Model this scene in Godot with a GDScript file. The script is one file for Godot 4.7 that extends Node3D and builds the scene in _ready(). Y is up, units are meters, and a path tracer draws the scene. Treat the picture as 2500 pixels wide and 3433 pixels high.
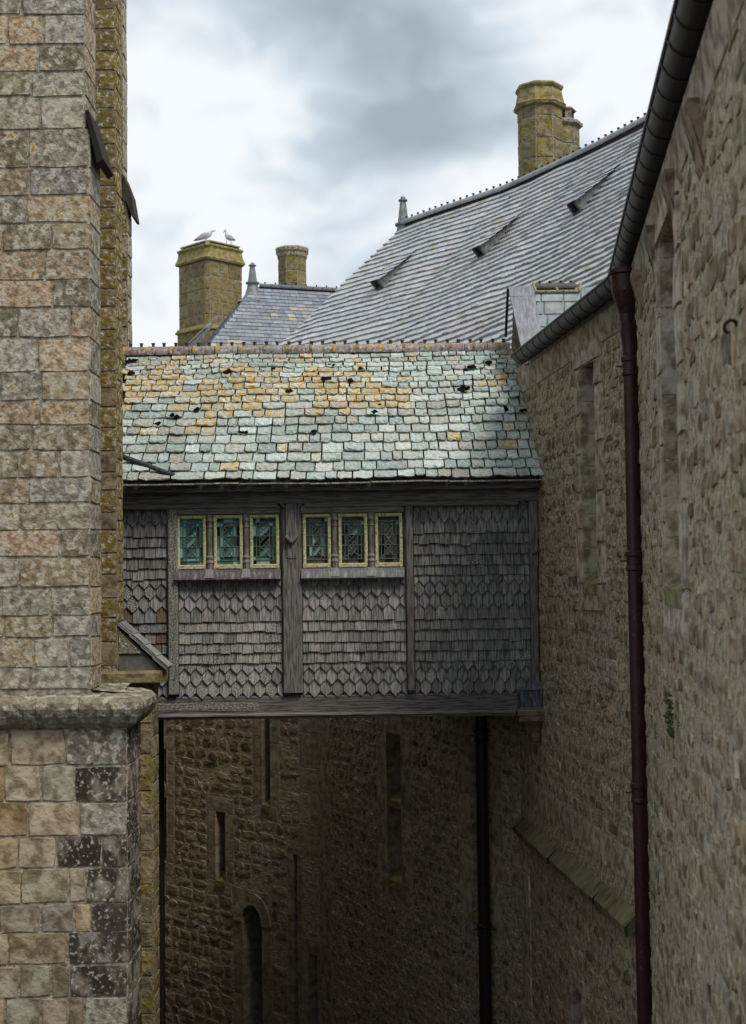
extends Node3D
# y is up, metres; V3(x, y, depth) puts a point at the given distance in front of the viewpoint (world z = -depth)

var rng := RandomNumberGenerator.new()
var base_of := {}
var M := {}
const EYE := Vector3(0, 10, 0)


class Buf:
	var v := PackedVector3Array()
	var n := PackedVector3Array()
	var c := PackedColorArray()

	func face(a: Vector3, b: Vector3, d: Vector3, col: Color, ctr: Vector3) -> void:
		var k := (b - a).cross(d - a)
		var l := k.length()
		if l < 1e-9:
			return
		k /= l
		if k.dot((a + b + d) / 3.0 - ctr) > 0.0:
			v.append(a); v.append(d); v.append(b)
		else:
			v.append(a); v.append(b); v.append(d)
			k = -k
		n.append(k); n.append(k); n.append(k)
		c.append(col); c.append(col); c.append(col)

	func quad(a: Vector3, b: Vector3, d: Vector3, e: Vector3, col: Color, ctr: Vector3) -> void:
		face(a, b, d, col, ctr)
		face(a, d, e, col, ctr)

	func soft(a: Vector3, b: Vector3, d: Vector3, na: Vector3, nb: Vector3, nd: Vector3, ca: Color, cb: Color, cd: Color) -> void:
		var k := (b - a).cross(d - a)
		if k.length() < 1e-10:
			return
		if k.dot(na + nb + nd) > 0.0:
			v.append(a); v.append(d); v.append(b)
			n.append(na); n.append(nd); n.append(nb)
			c.append(ca); c.append(cd); c.append(cb)
		else:
			v.append(a); v.append(b); v.append(d)
			n.append(na); n.append(nb); n.append(nd)
			c.append(ca); c.append(cb); c.append(cd)

	func add(o: Buf, off: Vector3) -> void:
		for p in o.v:
			v.append(p + off)
		n.append_array(o.n)
		c.append_array(o.c)

	# a prism with chamfered long edges from a to b, w across `side`, h across the third axis
	func bar(a: Vector3, b: Vector3, w: float, h: float, bev: float, side: Vector3, col: Color) -> void:
		var ax := (b - a).normalized()
		var s := (side - ax * side.dot(ax)).normalized()
		var u := ax.cross(s).normalized()
		var hw := w / 2.0
		var hh := h / 2.0
		var pr := [Vector2(-hw + bev, -hh), Vector2(hw - bev, -hh), Vector2(hw, -hh + bev), Vector2(hw, hh - bev), Vector2(hw - bev, hh), Vector2(-hw + bev, hh), Vector2(-hw, hh - bev), Vector2(-hw, -hh + bev)]
		var mid := (a + b) / 2.0
		for i in 8:
			var p: Vector2 = pr[i]
			var q: Vector2 = pr[(i + 1) % 8]
			var pa := a + s * p.x + u * p.y
			var qa := a + s * q.x + u * q.y
			var pb := b + s * p.x + u * p.y
			var qb := b + s * q.x + u * q.y
			quad(pa, qa, qb, pb, col, mid)
			face(a, pa, qa, col, mid)
			face(b, pb, qb, col, mid)

	func block(ctr: Vector3, half: Vector3, bev: float, col: Color) -> void:
		bar(ctr - Vector3(half.x, 0, 0), ctr + Vector3(half.x, 0, 0), half.z * 2.0, half.y * 2.0, bev, Vector3.BACK, col)

	# a flat polygon (list of points) pushed back by d: front, back and sides
	func slab(pts: Array, d: Vector3, col: Color) -> void:
		var mid := Vector3.ZERO
		for p in pts:
			mid += p
		mid /= float(pts.size())
		var inner := mid + d * 0.5
		for i in pts.size():
			var p: Vector3 = pts[i]
			var q: Vector3 = pts[(i + 1) % pts.size()]
			face(mid, p, q, col, inner)
			face(mid + d, p + d, q + d, col, inner)
			quad(p, q, q + d, p + d, col, inner)

	# round shape about a vertical axis through o: profile of Vector2(radius, y)
	func lathe(o: Vector3, pr: Array, sides: int, col: Color, ey := 1.0, turn := 0.0, flat := false) -> void:
		for i in pr.size() - 1:
			var p: Vector2 = pr[i]
			var q: Vector2 = pr[i + 1]
			var t := q - p
			var nn := Vector2(t.y, -t.x).normalized()
			for k in sides:
				var a0 := turn + TAU * k / sides
				var a1 := turn + TAU * (k + 1) / sides
				var d0 := Vector3(cos(a0), 0, sin(a0) * ey)
				var d1 := Vector3(cos(a1), 0, sin(a1) * ey)
				var P0 := o + d0 * p.x + Vector3.UP * p.y
				var P1 := o + d1 * p.x + Vector3.UP * p.y
				var Q0 := o + d0 * q.x + Vector3.UP * q.y
				var Q1 := o + d1 * q.x + Vector3.UP * q.y
				if flat:
					var inner := o + Vector3.UP * (p.y + q.y) * 0.5 - (d0 + d1) * 0.5 * nn.x * 0.001
					var nm := ((d0 + d1).normalized() * nn.x + Vector3.UP * nn.y).normalized()
					soft(P0, P1, Q1, nm, nm, nm, col, col, col)
					soft(P0, Q1, Q0, nm, nm, nm, col, col, col)
				else:
					var n0 := (d0 * nn.x + Vector3.UP * nn.y).normalized()
					var n1 := (d1 * nn.x + Vector3.UP * nn.y).normalized()
					soft(P0, P1, Q1, n0, n1, n1, col, col, col)
					soft(P0, Q1, Q0, n0, n1, n0, col, col, col)

	# a tube along points with radii (Vector2: across, up) and colours for back and belly
	func tube(pts: Array, rad: Array, sides: int, cols: Array) -> void:
		var rings := []
		for i in pts.size():
			var a: Vector3 = pts[max(i - 1, 0)]
			var b: Vector3 = pts[min(i + 1, pts.size() - 1)]
			var ax := (b - a).normalized()
			var s := ax.cross(Vector3.UP)
			s = Vector3.RIGHT if s.length() < 0.05 else s.normalized()
			var u := s.cross(ax).normalized()
			var ring := []
			for k in sides:
				var an := TAU * k / sides
				var r: Vector2 = rad[i]
				var cc: Array = cols[i]
				ring.append([pts[i] + s * cos(an) * r.x + u * sin(an) * r.y, (s * cos(an) / max(r.x, 0.001) + u * sin(an) / max(r.y, 0.001)).normalized(), cc[0] if sin(an) > -0.15 else cc[1]])
			rings.append(ring)
		for i in rings.size() - 1:
			for k in sides:
				var A: Array = rings[i][k]
				var B: Array = rings[i][(k + 1) % sides]
				var C: Array = rings[i + 1][(k + 1) % sides]
				var D: Array = rings[i + 1][k]
				soft(A[0], B[0], C[0], A[1], B[1], C[1], A[2], B[2], C[2])
				soft(A[0], C[0], D[0], A[1], C[1], D[1], A[2], C[2], D[2])
		for e in [0, rings.size() - 1]:
			var nd: Vector3 = (pts[0] - pts[1]).normalized() if e == 0 else (pts[-1] - pts[-2]).normalized()
			for k in sides:
				var A: Array = rings[e][k]
				var B: Array = rings[e][(k + 1) % sides]
				soft(pts[e], A[0], B[0], nd, nd, nd, A[2], A[2], B[2])

	func mesh() -> ArrayMesh:
		var a := []
		a.resize(Mesh.ARRAY_MAX)
		a[Mesh.ARRAY_VERTEX] = v
		a[Mesh.ARRAY_NORMAL] = n
		a[Mesh.ARRAY_COLOR] = c
		var m := ArrayMesh.new()
		m.add_surface_from_arrays(Mesh.PRIMITIVE_TRIANGLES, a)
		return m


# ---------------------------------------------------------------- helpers
func V3(x: float, y: float, depth: float) -> Vector3:
	return Vector3(x, y, -depth)


func rr(a: float, b: float) -> float:
	return rng.randf_range(a, b)


func pick(a: Array):
	return a[rng.randi() % a.size()]


func shade(c: Color, amount: float) -> Color:
	var k := 1.0 + rr(-amount, amount)
	return Color(c.r * k * (1.0 + rr(-0.05, 0.05)), c.g * k, c.b * k * (1.0 + rr(-0.05, 0.05)))


func thing(called: String, label: String, category: String, at: Vector3, group := "") -> Node3D:
	var o := Node3D.new()
	o.name = called
	add_child(o, true)
	o.position = at
	o.set_meta("label", label)
	o.set_meta("category", category)
	if group != "":
		o.set_meta("group", group)
	base_of[o] = at
	return o


func holder(called: String, parent: Node3D, at: Vector3) -> Node3D:
	var o := Node3D.new()
	o.name = called
	parent.add_child(o, true)
	o.position = at - base_of[parent]
	base_of[o] = at
	return o


# commits a Buf whose points are relative to ctr
func put(called: String, b: Buf, m: Material, parent: Node3D, ctr := Vector3.ZERO) -> MeshInstance3D:
	var o := MeshInstance3D.new()
	o.name = called
	o.mesh = b.mesh()
	o.material_override = m
	if parent == self:
		add_child(o, true)
		o.position = ctr
	else:
		parent.add_child(o, true)
		o.position = ctr - base_of[parent]
	base_of[o] = ctr
	return o


# one piece of a list: [buf, centre, score, material]
func piece(list: Array, b: Buf, ctr: Vector3, size: float, m: Material) -> void:
	list.append([b, ctr, size / max(0.5, ctr.distance_squared_to(EYE)), m])


# the largest `limit` pieces become parts, what is left one joined part of each material
func emit(list: Array, called: String, rest_called: String, parent: Node3D, limit := 300) -> void:
	var l := list.duplicate()
	if l.size() > limit:
		l.sort_custom(func(a, b): return a[2] > b[2])
	var rest := {}
	for i in l.size():
		var e: Array = l[i]
		if i < limit:
			put(called, e[0], e[3], parent, e[1])
		else:
			if not rest.has(e[3]):
				rest[e[3]] = Buf.new()
			rest[e[3]].add(e[0], e[1] - base_of[parent])
	for m in rest:
		var o := put(rest_called, rest[m], m, parent, base_of[parent])
		o.set_meta("kind", "stuff")


# ---------------------------------------------------------------- materials
func noise_tex(freq: float, oct: int, ramp: Array, seed_: int, type := FastNoiseLite.TYPE_SIMPLEX_SMOOTH, size := 512, cell := -1) -> NoiseTexture2D:
	var f := FastNoiseLite.new()
	f.noise_type = type
	f.frequency = freq
	f.seed = seed_
	f.fractal_type = FastNoiseLite.FRACTAL_FBM if oct > 1 else FastNoiseLite.FRACTAL_NONE
	f.fractal_octaves = oct
	f.fractal_gain = 0.58
	if cell >= 0:
		f.cellular_return_type = cell
	var t := NoiseTexture2D.new()
	t.width = size
	t.height = size
	t.seamless = true
	t.noise = f
	var g := Gradient.new()
	var off := PackedFloat32Array()
	var col := PackedColorArray()
	for r in ramp:
		off.append(r[0])
		col.append(r[1])
	g.offsets = off
	g.colors = col
	t.color_ramp = g
	return t


func lin(r: float, g: float, b: float) -> Color:
	return Color(r, g, b).linear_to_srgb()


func mat(called: String, o: Dictionary) -> StandardMaterial3D:
	var m := StandardMaterial3D.new()
	m.resource_name = called
	m.albedo_color = o.get("color", Color.WHITE)
	m.vertex_color_use_as_albedo = o.get("vc", true)
	m.roughness = o.get("rough", 0.9)
	m.metallic = o.get("metal", 0.0)
	m.metallic_specular = o.get("spec", 0.3)
	if o.has("tex"):
		m.albedo_texture = o.tex
		m.uv1_triplanar = true
		m.uv1_world_triplanar = true
		m.uv1_scale = o.get("scale", Vector3.ONE)
		m.uv1_triplanar_sharpness = 4.0
	if o.has("height"):
		m.heightmap_enabled = true
		m.heightmap_texture = o.height
		m.heightmap_scale = o.get("relief", 0.6)
		m.uv1_triplanar = true
		m.uv1_world_triplanar = true
		m.uv1_scale = o.get("scale", Vector3.ONE)
	if o.has("over"):
		m.detail_enabled = true
		m.detail_albedo = o.over
		m.detail_blend_mode = BaseMaterial3D.BLEND_MODE_MIX
		m.detail_uv_layer = BaseMaterial3D.DETAIL_UV_2
		m.uv2_triplanar = true
		m.uv2_world_triplanar = true
		m.uv2_scale = o.get("over_scale", Vector3.ONE)
		m.uv2_triplanar_sharpness = 4.0
	M[called] = m
	return m


func make_materials() -> void:
	var W := Color.WHITE
	# mottled grain, light to dark, that the colour of each piece is multiplied with
	var grain := noise_tex(0.018, 6, [[0.0, lin(0.32, 0.3, 0.28)], [0.38, lin(0.62, 0.6, 0.57)], [0.55, lin(0.88, 0.87, 0.84)], [0.75, W], [1.0, W]], 11)
	var coarse := noise_tex(0.012, 6, [[0.0, lin(0.3, 0.265, 0.23)], [0.35, lin(0.58, 0.53, 0.48)], [0.5, lin(0.82, 0.79, 0.74)], [0.68, W], [1.0, W]], 5)
	var bump := noise_tex(0.03, 6, [[0.0, Color.BLACK], [1.0, W]], 23)
	# lichens and mosses: colour with alpha
	var white_l := noise_tex(0.016, 6, [[0.0, Color(0.62, 0.62, 0.6, 0.0)], [0.55, Color(0.64, 0.64, 0.61, 0.0)], [0.61, Color(0.67, 0.66, 0.61, 0.7)], [1.0, Color(0.78, 0.77, 0.72, 0.9)]], 31)
	var mix_l := noise_tex(0.014, 6, [[0.0, Color(0.2, 0.17, 0.12, 0.4)], [0.28, Color(0.26, 0.23, 0.17, 0.25)], [0.38, Color(0.3, 0.28, 0.2, 0.0)], [0.56, Color(0.6, 0.6, 0.57, 0.0)], [0.615, Color(0.68, 0.67, 0.62, 0.7)], [0.8, Color(0.72, 0.71, 0.67, 0.85)], [0.84, Color(0.62, 0.45, 0.12, 0.85)], [1.0, Color(0.65, 0.48, 0.12, 0.9)]], 77)
	var stain_b := noise_tex(0.009, 6, [[0.0, lin(0.13, 0.12, 0.11)], [0.48, lin(0.2, 0.185, 0.17)], [0.58, lin(0.45, 0.42, 0.38)], [0.68, lin(0.85, 0.83, 0.8)], [1.0, W]], 45)
	var spots_l := noise_tex(0.05, 4, [[0.0, Color(0.6, 0.6, 0.58, 0.0)], [0.64, Color(0.6, 0.6, 0.58, 0.0)], [0.69, Color(0.64, 0.64, 0.62, 0.75)], [1.0, Color(0.78, 0.78, 0.77, 0.95)]], 47)
	var moss_l := noise_tex(0.022, 5, [[0.0, Color(0.40, 0.335, 0.06, 0.9)], [0.40, Color(0.43, 0.36, 0.08, 0.8)], [0.5, Color(0.43, 0.37, 0.14, 0.35)], [0.6, Color(0.3, 0.3, 0.2, 0.0)], [0.68, Color(0.7, 0.69, 0.63, 0.0)], [0.74, Color(0.74, 0.73, 0.68, 0.7)], [1.0, Color(0.74, 0.73, 0.68, 0.8)]], 61)
	var moss2_l := noise_tex(0.016, 5, [[0.0, Color(0.50, 0.44, 0.05, 0.85)], [0.38, Color(0.50, 0.44, 0.08, 0.6)], [0.5, Color(0.4, 0.36, 0.15, 0.15)], [0.55, Color(0.35, 0.33, 0.2, 0.0)], [1.0, Color(0.35, 0.33, 0.2, 0.0)]], 63)
	# one lichen for the whole bridge roof: it covers more of the slates where it thrives
	var orange_l := noise_tex(0.024, 5, [[0.0, Color(0.80, 0.56, 0.0, 0.97)], [0.42, Color(0.77, 0.58, 0.03, 0.95)], [0.455, Color(0.74, 0.64, 0.2, 0.5)], [0.48, Color(0.66, 0.7, 0.64, 0.1)], [0.6, Color(0.7, 0.7, 0.66, 0.0)], [0.66, Color(0.8, 0.8, 0.76, 0.5)], [1.0, Color(0.8, 0.8, 0.76, 0.6)]], 83)
	var few_l := noise_tex(0.024, 5, [[0.0, Color(0.78, 0.57, 0.03, 0.95)], [0.2, Color(0.75, 0.6, 0.1, 0.8)], [0.23, Color(0.70, 0.66, 0.4, 0.35)], [0.26, Color(0.6, 0.6, 0.5, 0.0)], [0.66, Color(0.78, 0.82, 0.81, 0.0)], [0.72, Color(0.78, 0.83, 0.82, 0.5)], [1.0, Color(0.8, 0.83, 0.82, 0.6)]], 83)
	var pale_l := noise_tex(0.06, 5, [[0.0, Color(0.6, 0.62, 0.58, 0.0)], [0.56, Color(0.6, 0.62, 0.58, 0.0)], [0.63, Color(0.66, 0.67, 0.63, 0.75)], [1.0, Color(0.7, 0.7, 0.66, 0.85)]], 91)
	var slatey := noise_tex(0.02, 5, [[0.0, lin(0.55, 0.55, 0.53)], [0.45, lin(0.82, 0.82, 0.81)], [0.65, W], [1.0, W]], 17)
	var peel_l := noise_tex(0.022, 5, [[0.0, Color(0.36, 0.31, 0.24, 0.85)], [0.33, Color(0.42, 0.37, 0.28, 0.6)], [0.4, Color(0.5, 0.47, 0.3, 0.0)], [0.7, Color(0.8, 0.8, 0.65, 0.0)], [1.0, Color(0.8, 0.8, 0.7, 0.4)]], 131)
	var chip_l := noise_tex(0.04, 5, [[0.0, Color(0.36, 0.22, 0.15, 0.8)], [0.26, Color(0.3, 0.2, 0.16, 0.5)], [0.31, Color(0.3, 0.2, 0.16, 0.0)], [0.72, Color(0.5, 0.47, 0.44, 0.0)], [1.0, Color(0.5, 0.47, 0.44, 0.5)]], 137)
	var wood := noise_tex(0.016, 5, [[0.0, lin(0.26, 0.26, 0.26)], [0.35, lin(0.5, 0.5, 0.5)], [0.52, lin(0.8, 0.8, 0.795)], [0.7, W], [1.0, W]], 101)
	var streak := noise_tex(0.02, 4, [[0.0, Color(0.75, 0.78, 0.82, 0.5)], [0.38, Color(0.6, 0.63, 0.68, 0.15)], [0.5, Color(0.2, 0.19, 0.2, 0.0)], [1.0, Color(0.16, 0.14, 0.15, 0.6)]], 111)
	var rust := noise_tex(0.02, 5, [[0.0, lin(0.45, 0.42, 0.4)], [0.5, lin(0.85, 0.83, 0.8)], [1.0, W]], 121)

	mat("granite", {tex = grain, scale = Vector3.ONE * 1.6, height = bump, relief = 0.8, over = mix_l, over_scale = Vector3.ONE * 1.1, rough = 0.92})
	mat("granite_bare", {tex = coarse, scale = Vector3.ONE * 0.9, height = bump, relief = 0.8, rough = 0.92})
	mat("granite_white", {tex = grain, scale = Vector3.ONE * 1.1, height = bump, relief = 0.8, over = white_l, over_scale = Vector3.ONE * 1.3, rough = 0.93})
	mat("granite_stained", {tex = stain_b, scale = Vector3(0.8, 0.5, 0.8), height = bump, relief = 1.0, over = spots_l, over_scale = Vector3.ONE * 0.8, rough = 0.93})
	mat("granite_mossy", {tex = grain, scale = Vector3.ONE * 0.8, height = bump, relief = 1.3, over = moss_l, over_scale = Vector3.ONE * 0.9, rough = 0.95})
	mat("granite_green", {tex = grain, scale = Vector3.ONE * 0.5, height = bump, relief = 2.0, over = moss2_l, over_scale = Vector3.ONE * 0.32, rough = 0.95})
	mat("rubble", {tex = coarse, scale = Vector3.ONE * 0.8, height = bump, relief = 1.2, rough = 1.0, spec = 0.1})
	mat("mortar", {tex = grain, scale = Vector3.ONE * 1.3, height = bump, relief = 2.0, rough = 0.97})
	mat("wood_upright", {tex = wood, scale = Vector3(5.0, 0.45, 5.0), height = wood, relief = 0.5, rough = 0.85})
	mat("wood_lying", {tex = wood, scale = Vector3(0.35, 5.0, 5.0), height = wood, relief = 0.5, rough = 0.85})
	mat("wood_upright_lichen", {tex = wood, scale = Vector3(5.0, 0.45, 5.0), height = wood, relief = 0.5, over = pale_l, over_scale = Vector3.ONE * 1.4, rough = 0.9})
	mat("wood_lying_lichen", {tex = wood, scale = Vector3(0.35, 5.0, 5.0), height = wood, relief = 0.5, over = pale_l, over_scale = Vector3(0.9, 1.6, 1.2), rough = 0.9})
	mat("slate_pale", {tex = slatey, scale = Vector3.ONE * 1.6, height = bump, relief = 0.9, over = few_l, over_scale = Vector3.ONE * 1.25, rough = 0.65, spec = 0.4})
	mat("slate_orange", {tex = slatey, scale = Vector3.ONE * 1.6, height = bump, relief = 0.9, over = orange_l, over_scale = Vector3.ONE * 1.25, rough = 0.8})
	mat("slate_grey", {tex = slatey, scale = Vector3.ONE * 0.7, rough = 0.36, spec = 0.6})
	mat("slate_blue", {tex = slatey, scale = Vector3.ONE * 0.7, rough = 0.6, spec = 0.4})
	mat("lead", {tex = rust, scale = Vector3(1.2, 0.5, 1.2), over = streak, over_scale = Vector3(2.4, 0.6, 2.4), rough = 0.55, metal = 0.2, spec = 0.5})
	mat("zinc", {tex = rust, scale = Vector3.ONE * 1.0, rough = 0.5, metal = 0.3, spec = 0.5})
	mat("paint_pipe", {tex = rust, scale = Vector3(1.5, 0.4, 1.5), over = chip_l, over_scale = Vector3(1.6, 0.8, 1.6), rough = 0.5, spec = 0.45})
	mat("paint_frame", {tex = slatey, scale = Vector3.ONE * 2.5, over = peel_l, over_scale = Vector3.ONE * 2.2, rough = 0.6})
	mat("clay", {tex = grain, scale = Vector3.ONE * 1.4, over = few_l, over_scale = Vector3.ONE * 1.0, rough = 0.75})
	mat("moss", {tex = coarse, scale = Vector3.ONE * 6.0, height = bump, relief = 3.0, rough = 1.0, spec = 0.1})
	mat("plain", {rough = 0.9})
	mat("leaf", {rough = 0.6})
	M.leaf.backlight = Color(0.3, 0.3, 0.3)
	mat("feather", {rough = 0.8})
	var g := mat("glass", {rough = 0.06, spec = 0.25})
	g.transparency = BaseMaterial3D.TRANSPARENCY_ALPHA
	mat("earth", {tex = coarse, scale = Vector3.ONE * 0.4, rough = 1.0})


# ---------------------------------------------------------------- masonry
const TAN := [Color(0.39, 0.32, 0.215), Color(0.31, 0.265, 0.185), Color(0.37, 0.335, 0.265), Color(0.40, 0.31, 0.22), Color(0.28, 0.245, 0.18), Color(0.36, 0.335, 0.285), Color(0.43, 0.34, 0.23), Color(0.33, 0.31, 0.27)]
const OCHRE := [Color(0.40, 0.325, 0.215), Color(0.41, 0.31, 0.195), Color(0.37, 0.325, 0.24), Color(0.33, 0.29, 0.215), Color(0.41, 0.35, 0.25), Color(0.35, 0.325, 0.27)]
const PALE := [Color(0.53, 0.48, 0.39), Color(0.49, 0.445, 0.36), Color(0.56, 0.5, 0.405)]
const RUBBLE := [Color(0.35, 0.3, 0.215), Color(0.43, 0.37, 0.275), Color(0.38, 0.315, 0.225), Color(0.49, 0.43, 0.325), Color(0.3, 0.26, 0.19), Color(0.42, 0.38, 0.305), Color(0.44, 0.36, 0.255)]
const DRESSED := [Color(0.45, 0.395, 0.305), Color(0.41, 0.365, 0.285), Color(0.5, 0.435, 0.34)]


func stone(list: Array, o: Vector3, U: Vector3, N: Vector3, ua: float, ub: float, va: float, vb: float, op: Dictionary) -> void:
	var gap: float = op.get("gap", 0.012)
	var jit: float = op.get("jit", 0.01)
	var bulge: float = op.get("bulge", 0.02)
	var lo: float = op.get("corner", 0.88)
	var hw := (ub - ua - gap) / 2.0
	var hh := (vb - va - gap) / 2.0
	if hw < 0.012 or hh < 0.012 or rng.randf() < op.get("skip", 0.0):
		return
	var ctr := o + U * (ua + ub) / 2.0 + Vector3.UP * (va + vb) / 2.0
	var col: Color = shade(pick(op.get("pal", TAN)), op.get("vary", 0.16))
	var shape := [[-1, -1], [0, -1], [1, -1], [1, 0], [1, 1], [0, 1], [-1, 1], [-1, 0]]
	var r0 := []
	var r1 := []
	var r2 := []
	var inset: float = op.get("inset", 0.014)
	var flat: bool = op.get("flat", false)
	var tiltu := rr(-0.35, 0.35) * bulge
	var tiltv := rr(-0.35, 0.35) * bulge
	for s in shape:
		var k := rr(lo, 1.0) if s[0] * s[1] != 0 else 1.0
		var x: float = s[0] * hw * k + rr(-jit, jit)
		var y: float = s[1] * hh * k + rr(-jit, jit)
		r0.append(U * x + Vector3.UP * y - N * 0.025)
		var f1: float = 1.0 - inset / max(hw, inset * 2.0)
		var g1: float = 1.0 - inset / max(hh, inset * 2.0)
		r1.append(U * x * f1 + Vector3.UP * y * g1 + N * (bulge * (rr(0.5, 0.75) if not flat else rr(0.9, 1.0)) + tiltu * s[0] + tiltv * s[1]))
		r2.append(U * (x * 0.55 + rr(-jit, jit)) + Vector3.UP * (y * 0.5 + rr(-jit, jit)) + N * (bulge * rr(0.75, 1.2) + (tiltu * s[0] + tiltv * s[1]) * 0.5))
	var mid := N * bulge * rr(0.8, 1.25)
	var b := Buf.new()
	var inn := -N * 0.12
	for i in 8:
		var j := (i + 1) % 8
		b.quad(r0[i], r0[j], r1[j], r1[i], col, inn)
		b.quad(r1[i], r1[j], r2[j], r2[i], col, inn)
		b.face(r2[i], r2[j], mid, col, inn)
	var m: Material = op.get("mat", M.granite)
	if op.has("mats"):
		m = pick(op.mats)
	piece(list, b, ctr, hw * hh * 4.0, m)


func cut(seg: Array, a: float, b: float) -> Array:
	var out := []
	for s in seg:
		if b <= s[0] or a >= s[1]:
			out.append(s)
			continue
		if a > s[0] + 0.02:
			out.append([s[0], a])
		if b < s[1] - 0.02:
			out.append([b, s[1]])
	return out


# courses of stones on a face: o at u = 0, v = 0; holes are Rect2(u, v, w, h)
func lay(list: Array, o: Vector3, U: Vector3, N: Vector3, u0: float, u1: float, v0: float, v1: float, op: Dictionary) -> void:
	var rows := []
	if op.has("rows"):
		rows = op.rows
	else:
		var v := v0
		rows.append(v)
		while v < v1 - 0.001:
			var h := rr(op.ch[0], op.ch[1])
			if v + h > v1 - op.ch[0] * 0.6:
				h = v1 - v
			v += h
			rows.append(v)
	for i in rows.size() - 1:
		var va: float = rows[i]
		var vb: float = rows[i + 1]
		var seg := [[u0, u1]]
		for h in op.get("holes", []):
			if h.position.y < vb - 0.02 and h.position.y + h.size.y > va + 0.02:
				seg = cut(seg, h.position.x, h.position.x + h.size.x)
		for s in seg:
			var u: float = s[0]
			var wild: float = op.get("wild", 0.0)
			while u < s[1] - 0.005:
				var w := rr(op.cw[0], op.cw[1])
				if u + w > s[1] - op.cw[0] * 0.6:
					w = s[1] - u
				var a := rr(-wild, wild)
				stone(list, o, U, N, u, u + w, va + a, vb + a, op)
				u += w


# the mortar sheet behind the stones, with real openings: reveals and a back panel for every hole
func backing(called: String, parent: Node3D, o: Vector3, U: Vector3, N: Vector3, u0: float, u1: float, v0: float, v1: float, holes: Array, col: Color, depth := 0.45, m: Material = null, reveal := Color(-1, 0, 0)) -> void:
	var us := [u0, u1]
	var vs := [v0, v1]
	for h in holes:
		us.append_array([h.position.x, h.position.x + h.size.x])
		vs.append_array([h.position.y, h.position.y + h.size.y])
	us.sort()
	vs.sort()
	var b := Buf.new()
	var ctr := o + U * (u0 + u1) / 2.0 + Vector3.UP * (v0 + v1) / 2.0
	var P := func(u: float, v: float, d: float) -> Vector3: return o + U * u + Vector3.UP * v - N * d - ctr
	for i in us.size() - 1:
		for j in vs.size() - 1:
			if us[i + 1] - us[i] < 0.001 or vs[j + 1] - vs[j] < 0.001:
				continue
			var mu: float = (us[i] + us[i + 1]) / 2.0
			var mv: float = (vs[j] + vs[j + 1]) / 2.0
			var inside := false
			for h in holes:
				if h.has_point(Vector2(mu, mv)):
					inside = true
			if not inside:
				b.quad(P.call(us[i], vs[j], 0), P.call(us[i + 1], vs[j], 0), P.call(us[i + 1], vs[j + 1], 0), P.call(us[i], vs[j + 1], 0), col, P.call(mu, mv, 1.0))
	b.quad(P.call(u0, v0, depth), P.call(u1, v0, depth), P.call(u1, v1, depth), P.call(u0, v1, depth), col if reveal.r < 0.0 else reveal, P.call((u0 + u1) / 2, (v0 + v1) / 2, 0))
	b.quad(P.call(u0, v1, 0), P.call(u1, v1, 0), P.call(u1, v1, depth), P.call(u0, v1, depth), col, P.call((u0 + u1) / 2, v0, depth / 2))
	if reveal.r < 0.0:
		reveal = col
	for h in holes:
		var a: float = h.position.x
		var c: float = h.end.x
		var p: float = h.position.y
		var q: float = h.end.y
		var mid: Vector3 = P.call((a + c) / 2, (p + q) / 2, depth / 2)
		var away := mid * 2.0
		for e in [[a, p, a, q], [c, p, c, q], [a, p, c, p], [a, q, c, q]]:
			var k1: Vector3 = P.call(e[0], e[1], -0.002)
			var k2: Vector3 = P.call(e[2], e[3], -0.002)
			var k3: Vector3 = P.call(e[2], e[3], depth - 0.002)
			var k4: Vector3 = P.call(e[0], e[1], depth - 0.002)
			b.quad(k1, k2, k3, k4, reveal, (k1 + k2 + k3 + k4) / 2.0 - mid)
	put(called, b, m if m else M.mortar, parent, ctr)


# dressed stones round an opening: jambs, head and sill as blocks, and the opening's jamb lining and dark pane
func dressing(parent: Node3D, list: Array, o: Vector3, U: Vector3, N: Vector3, h: Rect2, jw: float, op: Dictionary) -> Array:
	var a := h.position.x
	var c := h.end.x
	var p := h.position.y
	var q := h.end.y
	lay(list, o, U, N, a - jw, a, p, q, op)
	lay(list, o, U, N, c, c + jw, p, q, op)
	stone(list, o, U, N, a - jw, c + jw, q, q + jw * 1.1, op)
	stone(list, o, U, N, a - jw * 0.7, c + jw * 0.7, p - jw, p, op)
	return [Rect2(a - jw, p - jw, c - a + jw * 2.0, q - p + jw * 2.1)]


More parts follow.
